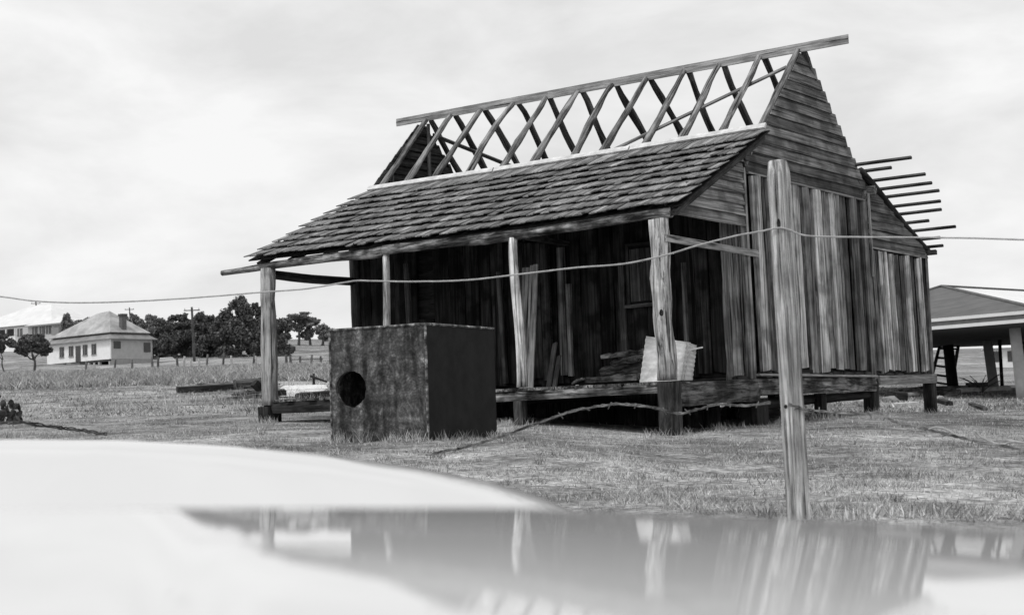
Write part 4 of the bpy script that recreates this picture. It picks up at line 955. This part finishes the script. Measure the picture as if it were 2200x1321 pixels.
def far_shack():
    C0 = gat(2158, 170); u, w = dirs(2150, -75); root = thing('small_house', C0, 'small white house far off, seen between the shed posts', 'house')
    m = Matrix((u, w, Vector((0, 0, 1)))).transposed().to_4x4(); m.translation = C0
    def bx(name, lo, hi, mat, par=root, tone=1.0):
        v, f = boxm(lo, hi); return obj(name, mesh(name, v, f), M[mat], par, m, tone)
    wl = bx('wall', (-1.9, 0, 0), (1.9, 4, 2.3), 'whitewall'); bx('window', (-1.5, -.06, .7), (-.1, -.005, 1.9), 'glass', wl, 1.5); bx('window', (.5, -.06, .7), (1.4, -.005, 1.9), 'glass', wl, 1.5)
    def P(a, b, z): return C0 + u * a + w * b + Vector((0, 0, z))
    E = [(-2.5, -.6, 2.31), (2.5, -.6, 2.31), (2.5, 4.6, 2.31), (-2.5, 4.6, 2.31)]; R1, R2 = (-.8, 2.0, 3.9), (.8, 2.0, 3.9)
    for pts in ([E[0], E[1], R2, R1], [E[1], E[2], R2], [E[2], E[3], R1, R2], [E[3], E[0], R1]): slabroof('roof_slope', root, [P(*p) for p in pts], .08, 'paleroof', 1.1)
far_shack()

# ------------------------------------------------------------ trees, shrubs
def leafcloud(clumps, n, size, flat=.8):
    """clumps: list of (centre, radii) ; n leaf triangles-pairs; returns mesh arrays"""
    w = np.array([c[1][0] * c[1][1] * c[1][2] for c in clumps]) ** .75; w /= w.sum()
    idx = np.random.choice(len(clumps), n, p=w)
    C = np.array([list(c[0]) for c in clumps])[idx]; R = np.array([list(c[1]) for c in clumps])[idx]
    dr = np.random.normal(size=(n, 3)); dr /= np.linalg.norm(dr, axis=1)[:, None]
    rad = np.random.uniform(.3, 1.1, n) ** .6 + np.abs(np.random.normal(0, .13, n))
    P = C + dr * R * rad[:, None]
    a = np.random.normal(size=(n, 3)); a /= np.linalg.norm(a, axis=1)[:, None]; b = np.cross(a, dr + .3 * np.random.normal(size=(n, 3))); b /= np.linalg.norm(b, axis=1)[:, None] + 1e-9
    s = size * np.random.uniform(.5, 1.5, n)[:, None]
    V = np.stack([P - a * s, P + b * s * .6, P + a * s, P - b * s * .6], 1).reshape(-1, 3)
    F = np.arange(4 * n).reshape(-1, 4)
    return V, F
def npmesh(name, V, F):
    me = bpy.data.meshes.new(name); k = F.shape[1]
    me.vertices.add(len(V)); me.vertices.foreach_set('co', V.astype(np.float32).ravel())
    me.loops.add(F.size); me.loops.foreach_set('vertex_index', F.astype(np.int32).ravel())
    me.polygons.add(len(F)); me.polygons.foreach_set('loop_start', np.arange(0, F.size, k, dtype=np.int32)); me.polygons.foreach_set('loop_total', np.full(len(F), k, dtype=np.int32))
    me.update(calc_edges=True); return me
def tree(px, d, base_py, crown, label, n=2600, leaf=.22, mat='leaf', name='tree', trunk=.25, clr=1.0, cat='tree', group='trees behind the far houses', clump=1.0, forks=4):
    """crown: list of (px, py, rx_px, ry_px) lobes in the photo at distance d"""
    B = gat(px, d); pm = FPX / d
    n = int(n * 3.6); leaf = leaf * .72; root = thing(name, B, label, cat, group)
    cl = []; lobes = []
    for (cx, cy, rx, ry) in crown:
        c = at(cx, cy, d) - B; lobes.append((c, rx / pm, ry / pm))
        k = int(max(7, 22 * clump))
        for _ in range(k):
            v_ = Vector(np.random.normal(size=3)).normalized() * random.choice([.4, .6, .8, .95, 1.05])
            off = RH * v_.x * rx / pm + FH * v_.y * rx / pm * .8 + Vector((0, 0, v_.z * ry / pm)); q = random.uniform(.14, .42)
            cl.append((c + off, (rx / pm * q * random.uniform(.7, 1.3), rx / pm * q, min(ry, rx * 1.3) / pm * q * random.uniform(.7, 1.2))))
    V, F = leafcloud(cl, n, leaf); 
    obj('crown', npmesh('crown', V, F), M[mat], root, Matrix.Translation(B), clr)
    # trunk and limbs in one mesh each
    top = lobes[0][0]
    pole('trunk', root, B - Vector((0, 0, .3)), B + top * .55, trunk, trunk * .6, 'bark', seg=5, sides=8, wob=.1)
    for c, rx, ry in lobes[:forks]:
        pole('limb', root, B + top * .5, B + c + Vector((0, 0, -ry * .1)), trunk * .55, trunk * .2, 'bark', seg=4, sides=6, wob=.12)
tree(70, 120, 785, [(70, 740, 28, 13), (48, 752, 14, 12), (95, 748, 14, 12), (70, 728, 22, 9)], 'dark umbrella-shaped tree in front of the white cottage', n=5200, leaf=.13, trunk=.14, group=None, clump=1.6)
tree(5, 125, 760, [(2, 738, 22, 18), (-20, 740, 20, 20)], 'dark round shrub at the far left edge below the homestead', n=2600, leaf=.14, name='shrub', trunk=.08, cat='shrub', group=None)
T = [
 (422, 212, [(420, 745, 26, 38), (430, 705, 16, 18), (410, 770, 30, 14)], 'dark undergrowth and tree filling the gap left of the power pole', 4200, .26, 'leaf'),
 (485, 208, [(485, 740, 26, 42), (480, 770, 30, 14), (478, 705, 14, 14)], 'dark tree filling the gap right of the power pole', 4200, .26, 'leaf'),
 (375, 212, [(372, 745, 24, 36), (365, 705, 14, 14), (370, 775, 26, 10)], 'dark tree between the cottage and the broad ragged tree', 3600, .26, 'leaf'),
 (305, 238, [(304, 702, 14, 14), (310, 720, 18, 14)], 'low grey tree peeping over the right end of the cottage roof', 1800, .22, 'leaf2'),
 (515, 200, [(513, 690, 34, 45), (513, 655, 16, 16), (490, 700, 25, 30), (540, 720, 30, 40), (505, 740, 30, 30), (505, 774, 34, 12)], 'tallest dark tree with a pointed top left of the corner post', 6500, .26, 'leaf'),
 (552, 202, [(550, 690, 24, 35), (550, 665, 12, 14), (560, 730, 30, 40), (575, 700, 18, 30), (575, 774, 34, 12)], 'dark tree with the second pointed top, close against the corner post', 5000, .26, 'leaf'),
 (612, 198, [(608, 745, 20, 35), (600, 710, 18, 30), (615, 770, 14, 14)], 'dark bushy tree showing right of the corner post', 3600, .26, 'leaf'),
 (455, 205, [(450, 735, 32, 40), (438, 700, 22, 20), (462, 700, 18, 18), (462, 774, 34, 12)], 'dense dark tree behind the power pole', 5000, .26, 'leaf'),
 (395, 208, [(395, 735, 30, 38), (390, 690, 20, 16), (405, 712, 26, 20), (405, 774, 34, 12)], 'broad dark tree left of the power pole with a ragged pale top', 5000, .26, 'leaf'),
 (350, 204, [(350, 738, 24, 34), (352, 705, 18, 18), (338, 755, 18, 24), (350, 774, 34, 12)], 'dark tree growing against the right end of the cottage', 4200, .25, 'leaf'),
 (320, 235, [(322, 705, 18, 20), (325, 690, 12, 10)], 'small greyish tree behind the gap right of the chimney', 2200, .22, 'leaf2'),
 (285, 240, [(285, 695, 13, 18), (292, 710, 20, 14)], 'slender greyish tree just right of the chimney', 2200, .2, 'leaf2'),
 (170, 250, [(168, 702, 24, 14), (150, 705, 14, 14), (185, 695, 14, 10)], 'feathery grey tree behind the cottage roof', 2600, .24, 'leaf2'),
 (143, 245, [(143, 690, 10, 14), (140, 715, 12, 20)], 'thin dark tree at the right end of the homestead', 1600, .24, 'leaf2'),
 (640, 260, [(640, 682, 26, 10), (660, 690, 24, 9), (620, 690, 16, 9), (640, 702, 14, 9), (672, 694, 10, 6)], 'airy flat-topped gum tree on the hill right of the corner post', 2000, .26, 'leaf2'),
 (665, 262, [(662, 712, 12, 12), (655, 722, 14, 8)], 'low scrubby tree under the airy gum', 900, .26, 'leaf2'),
 (692, 258, [(692, 712, 14, 12), (700, 722, 14, 10), (712, 715, 12, 10)], 'small grey tree just left of the top of the tank', 1500, .26, 'leaf2'),
]
for px, d, cr, lb, n, lf_, mt_ in T: tree(px, d, 785, cr, lb, n=n, leaf=lf_, mat=mt_, trunk=.28, forks=3)
# prickly shrub at the left edge
def pear():
    B = gat(0, 12.3); root = thing('prickly_shrub', B, 'dark clump of rounded cactus-like pads at the left edge of the grass', 'shrub')
    for k in range(85):
        px = random.uniform(-45, 44); py = 905 - abs(random.gauss(0, 1)) * 24; py = max(py, 850 + max(0, px) * .6)
        c = at(px, py, 12.3 + random.uniform(-.3, .3)); bm = bmesh.new(); bmesh.ops.create_icosphere(bm, subdivisions=2, radius=random.uniform(.014, .028))
        for v in bm.verts: v.co.y *= .3; v.co.z *= 1.25
        me = bpy.data.meshes.new('pad'); bm.to_mesh(me); bm.free()
        mw = Matrix.Translation(c) @ Matrix.Rotation(random.uniform(0, 3), 4, 'Z') @ Matrix.Rotation(random.uniform(-.6, .6), 4, 'X')
        obj('pad', me, M['black'], root, mw, random.uniform(1, 3), smooth=True)
pear()
# dry weed by the shed post
def weed(px, d, label, n=40, h=1.0, spread=.8, tone=.6):
    B = gat(px, d); root = thing('dry_weed', B, label, 'weed')
    for k in range(n):
        a = random.uniform(0, 6.28); s_ = random.uniform(.2, 1) * spread; hh = h * random.uniform(.4, 1)
        tube('stalk', [B + Vector((0, 0, -.03)), B + Vector((math.cos(a) * s_ * .4, math.sin(a) * s_ * .4, hh * .6)), B + Vector((math.cos(a) * s_, math.sin(a) * s_, hh))], .012, 'bark', root, sides=4, sub=2, tone=tone)
weed(2100, 48, 'dry spiky weed at the foot of the middle shed post', 26, .6, .7)
# low pale heap by the cottage
B_ = gat(355, 178)
for k in range(3):
    lb = ('bottom', 'middle', 'top')[k] + ' sheet of the low pale heap in the grass right of the cottage'
    A = B_ + RH * (-.95 + .1 * k) + Vector((0, 0, .30 + .16 * k)); C_ = B_ + RH * (.95 - .15 * k) + Vector((0, 0, .34 + .16 * k))
    tag(plank('pale_sheet', None, A, C_, .9, .10, 'whitewall', seg=3, jw=.1), lb, 'iron sheet', 'pale sheets heaped by the cottage')

# fence posts along the paddock
fpts = [(42, 118, 12), (78, 112, 10), (180, 128, 14), (200, 134, 12), (242, 150, 14), (280, 128, 15), (324, 126, 18), (335, 126, 17), (378, 124, 16), (390, 122, 17), (408, 145, 13), (425, 146, 12), (440, 140, 18), (475, 138, 20), (495, 138, 15), (540, 140, 18), (547, 140, 14), (612, 112, 18), (622, 110, 16), (641, 128, 12), (664, 126, 14), (686, 128, 12)]
for k, (px, d, hpx) in enumerate(fpts):
    B = gat(px, d); tilt = random.uniform(-.15, .15); h = hpx / FPX * d * 1.5
    near = 'white cottage' if px < 330 else ('dark trees' if px < 560 else 'hillside')
    where = {'white cottage': 'in the grass before the white cottage', 'dark trees': 'in front of the dark trees', 'hillside': 'at the foot of the hillside'}[near]
    ordn = ['first','second','third','fourth','fifth','sixth','seventh','eighth','ninth','tenth','eleventh','twelfth']
    idx = sum(1 for q in fpts[:k] if (q[0] < 330) == (px < 330) and (330 <= q[0] < 560) == (330 <= px < 560))
    o = pole('far_fence_post', None, B - Vector((0, 0, .2)), B + Vector((0, 0, h)) + RH * tilt, .11, .09, 'bark' , tone=random.choice([.5, .8, 2.2]), seg=2, sides=7)
    tag(o, ordn[idx] + ' fence post from the left ' + where, 'fence post', 'far paddock fence posts')
A = gat(620, 128); B = gat(690, 128); A.z += .45; B.z += .45
tag(pole('fence_rail', None, A, B, .05, .05, 'bark', seg=3, tone=.6), 'low dark rail between the posts at the foot of the hillside', 'fence rail')
for i_, (px, d, top, lb) in enumerate(((414, 172, 660, 'tall power pole with a crossarm in front of the dark trees'), (280, 300, 661, 'distant power pole showing above the trees right of the chimney'), (79, 300, 648, 'thin power pole rising behind the homestead roof'))):
    B = gat(px, d); Tt = at(px - 2, top, d); root = thing('power_pole', B, lb, 'power pole', 'power poles')
    pole('pole_shaft', root, B - Vector((0, 0, .3)), Tt, .17 if d < 200 else .2, .12, 'bark', seg=6, sides=8, tone=.7, rough=.02)
    c = Tt - Vector((0, 0, .35)); plank('crossarm', root, c - RH * .9, c + RH * .9, .12, .12, 'bark', seg=1, tone=.7)
    for s_ in (-.8, .8): pole('insulator', root, c + RH * s_ + Vector((0, 0, .07)), c + RH * s_ + Vector((0, 0, .28)), .05, .03, 'concrete', seg=1, sides=6, rough=0)

# ------------------------------------------------------------ grass
def blades(name, n, dmin, dmax, hmin, hmax, wd, pxr, label=None, patch=None, bias=1.0):
    f_ = np.random.rand(n); d = dmin * (dmax / dmin) ** (f_ ** bias)
    px = np.random.uniform(pxr[0], pxr[1], n); s = (px - 1100) / FPX * d
    pos = []; keep = []
    X = CAM.x + RH.x * s + FH.x * d; Y = CAM.y + RH.y * s + FH.y * d
    hh = np.random.uniform(hmin, hmax, n)
    Z = np.empty(n); K = np.ones(n, bool)
    for i in range(n):
        x, y = X[i], Y[i]; Z[i] = gz(x, y)
        q = mn.noise(Vector((x * 1.3, y * 1.3, 3))) + .6 * mn.noise(Vector((x * 4, y * 4, 7)))
        if q < -.05: K[i] = False if random.random() < .85 else True
        hh[i] *= .65 + .9 * max(q, 0) + .35
        if -7.4 < x < 0 and .3 < y < 8.7 and random.random() < .85: K[i] = False
    X, Y, Z, hh = X[K], Y[K], Z[K], hh[K]; n = len(X)
    a = np.random.uniform(0, 2 * np.pi, n); t = np.random.uniform(0, 2 * np.pi, n); w = wd * np.random.uniform(.6, 1.3, n); ln = np.random.uniform(.1, 2.0, n) * hh
    V = np.empty((n, 3, 3)); V[:, 0] = np.stack([X + np.cos(a) * w / 2, Y + np.sin(a) * w / 2, Z - .01], 1); V[:, 1] = np.stack([X - np.cos(a) * w / 2, Y - np.sin(a) * w / 2, Z - .01], 1)
    V[:, 2] = np.stack([X + np.cos(t) * ln, Y + np.sin(t) * ln, Z + hh], 1)
    o = obj(name, npmesh(name, V.reshape(-1, 3), np.arange(3 * n).reshape(-1, 3)), M['grass']); o['kind'] = 'stuff'
    tag(o, label, 'grass'); return o
blades('near_grass', 190000, 6.0, 27, .010, .036, .008, (-150, 2350), 'short dry grass covering the ground between the car and the hut', bias=1.1)
blades('paddock_grass', 70000, 27, 62, .02, .07, .025, (-150, 2350), 'short grass of the paddock behind the hut')
blades('tall_grass', 110000, 52, 122, .08, .28, .035, (-150, 760), 'pale taller grass across the field before the far houses')

def tufts(name, spots, label):
    vs = []; 
    for (c, r, n, h) in spots:
        for k in range(n):
            a = random.uniform(0, 6.28); q = r * random.random() ** .6; x = c[0] + math.cos(a) * q; y = c[1] + math.sin(a) * q; z = gz(x, y) - .01
            hh = h * random.uniform(.3, 1.1); t = random.uniform(0, 6.28); ln = hh * random.uniform(.1, .9); w = random.uniform(.003, .006)
            vs += [(x - RH.x * w, y - RH.y * w, z), (x + RH.x * w, y + RH.y * w, z), (x + math.cos(t) * ln, y + math.sin(t) * ln, z + hh)]
    V = np.array(vs); o = obj(name, npmesh(name, V, np.arange(len(V)).reshape(-1, 3)), M['grass']); o['kind'] = 'stuff'; return tag(o, label, 'grass')
sp = []
for k in range(16): p = mtp(random.uniform(-.05, TS), -random.uniform(.02, .18), 0); sp.append((p, .09, 22, .06 + .11 * random.random()))
for k in range(8): p = mtp(-random.uniform(.02, .12), random.uniform(0, TD_), 0); sp.append((p, .08, 22, .12))
bp_ = at(1716, 1100, 8.0)
for k in range(10): sp.append((bp_ + RH * random.uniform(-.2, .75) + FH * random.uniform(-.1, .25), .08, 26, .08))
for x, y in ((0, 0), (-2.42, 0), (-7.38, 0), (0, V2), (0, V3 - .05), (0, 4.5), (.1, 1.2), (.1, 3.2)):
    for k in range(5): sp.append(((x + random.uniform(-.2, .25), y - random.uniform(-.1, .3), 0), .12, 26, .13))
for k in range(60): p = gat(random.uniform(0, 2200), random.uniform(9, 24)); sp.append((p, random.uniform(.05, .16), 30, random.uniform(.05, .12)))
for k in range(26): p = gat(random.uniform(0, 720), random.uniform(28, 40)); sp.append((p, random.uniform(.1, .4), 50, random.uniform(.12, .35)))
tufts('grass_tufts', sp, 'longer dry grass stalks round the tank, the posts and the stumps')

# ------------------------------------------------------------ the car whose bonnet fills the foreground
def sstep(x): x = min(max(x, 0), 1); return x * x * (3 - 2 * x)
SIL = [(-1.5, .010), (-1.1, .004), (-.85, .007), (-.60, .0135), (-.40, .0215), (-.20, .0325), (-.05, .0435), (.05, .054), (.16, .07), (.30, .10)]
FX = 1.06                                        # where the near panel rolls over; the front wing crowns at 3.2 m
def hoodz(s, d):
    """height below the eye: a nearly flat near panel, a dip, then the crowned front left wing"""
    t_in = min(d, 1.075)
    sl_ = .0081 + .01 - (.03 * s if s < 0 else .07 * s)
    r_ = s / max(d, .3); wk = sstep((.12 - r_) / .30)
    near = -t_in * ((1 - wk) * (.0376 + .0335 * t_in ** -1.54) + wk * (.04386 + .02722 * t_in ** -1.95)) + sl_ - .01
    near -= max(1.06 - d, 0) * .055 * sstep((-r_ - .19) / .08)
    if s > .45: near -= .25 * (s - .45) ** 2
    if d <= FX: z = near
    else:
        t = min((d - FX) / .28, 1); z = near - .40 * (1 - math.sqrt(max(0, 1 - t * t)))
    valley = near - .40
    crown = -3.2 * float(np.interp(s, [q[0] for q in SIL], [q[1] for q in SIL]))
    dc = 3.2
    if d > 1.34:
        if s < .3: 
            t = min(max((d - 1.34) / (dc - 1.34), 0), 1); up = valley + (crown - valley) * 1.0811 * (t if t < .85 else t - (t - .85) ** 2 / .30)
            z = up
        else: z = valley + .13 * sstep((d - 1.34) / 1.2)
        if .3 > s > .16:
            k = sstep((s - .16) / .14); z = z * (1 - k) + (valley + .13 * sstep((d - 1.34) / 1.2)) * k
    if d > dc:
        t = min((d - dc) / .5, 1); z -= .42 * (1 - math.sqrt(max(0, 1 - t * t)))
    for e, sg in ((-1.3, -1), (.88, 1)):
        q = (s - e) * sg
        if q > 0: t = min(q / .2, 1); z -= .30 * (1 - math.sqrt(max(0, 1 - t * t)))
    return z
car = thing('white_car', sd2w(-.05, 1.8, -1.5), 'glossy white car bonnet in the foreground mirroring the hut', 'car')
S_ = list(np.concatenate([-1.3 - .2 * np.sin(np.linspace(math.pi / 2, 0, 14)), np.linspace(-1.29, .87, 150), .88 + .2 * np.sin(np.linspace(0, math.pi / 2, 14))]))
D1 = list(np.concatenate([np.linspace(.30, 1.05, 60), np.linspace(1.06, 1.34, 44), np.linspace(1.38, 3.18, 60), 3.2 + .5 * np.sin(np.linspace(0, math.pi / 2, 26))]))
vs = []; fs = []; nS = len(S_)
for d in D1:
    for s in S_: vs.append(sd2w(s, d, CAM.z + hoodz(s, d)))
for i in range(len(D1) - 1):
    for k in range(nS - 1):
        a = i * nS + k; fs.append((a, a + 1, a + nS + 1, a + nS))
bon = obj('bonnet', mesh('bonnet', vs, fs), M['paint'], car, smooth=True)
# body sides, nose and back of the engine bay
def skirt(idx, name, drop):
    v = []; f = []
    for j, i in enumerate(idx):
        p = vs[i]; v += [p.copy(), Vector((p.x, p.y, drop))]
    for j in range(len(idx) - 1): f.append((2 * j, 2 * j + 1, 2 * j + 3, 2 * j + 2))
    o = obj(name, mesh(name, v, f), M['paint'], car); sm = o.modifiers.new('s', 'SOLIDIFY'); sm.thickness = .01; return o
nD = len(D1)
skirt([i * nS for i in range(nD)], 'left_wing', -1.22); skirt([i * nS + nS - 1 for i in range(nD)], 'right_wing', -1.22)
skirt([(nD - 1) * nS + k for k in range(nS)], 'nose_panel', -1.20); skirt(list(range(nS)), 'bulkhead', -1.25)
for s_ in (-1.40, .92):
    for dd in (2.6,):
        A = sd2w(s_, dd, -1.22); B = sd2w(s_ + .16, dd, -1.22)
        wh = pole('wheel', car, A, B, .32, .32, 'rubber', seg=1, sides=28, rough=0); pole('hubcap', wh, A - RH * .02, B + RH * .02, .17, .17, 'chrome', seg=1, sides=20, rough=0)
for s_ in (-1.05, .7):
    ddf = 3.7
    pole('headlight', car, sd2w(s_, ddf - .05, CAM.z - .86), sd2w(s_, ddf + .05, CAM.z - .86), .10, .085, 'chrome', seg=2, sides=20, rough=0)
pole('bumper', car, sd2w(-1.4, 3.78, -1.12), sd2w(.98, 3.78, -1.12), .06, .06, 'chrome', seg=6, sides=10, rough=0)
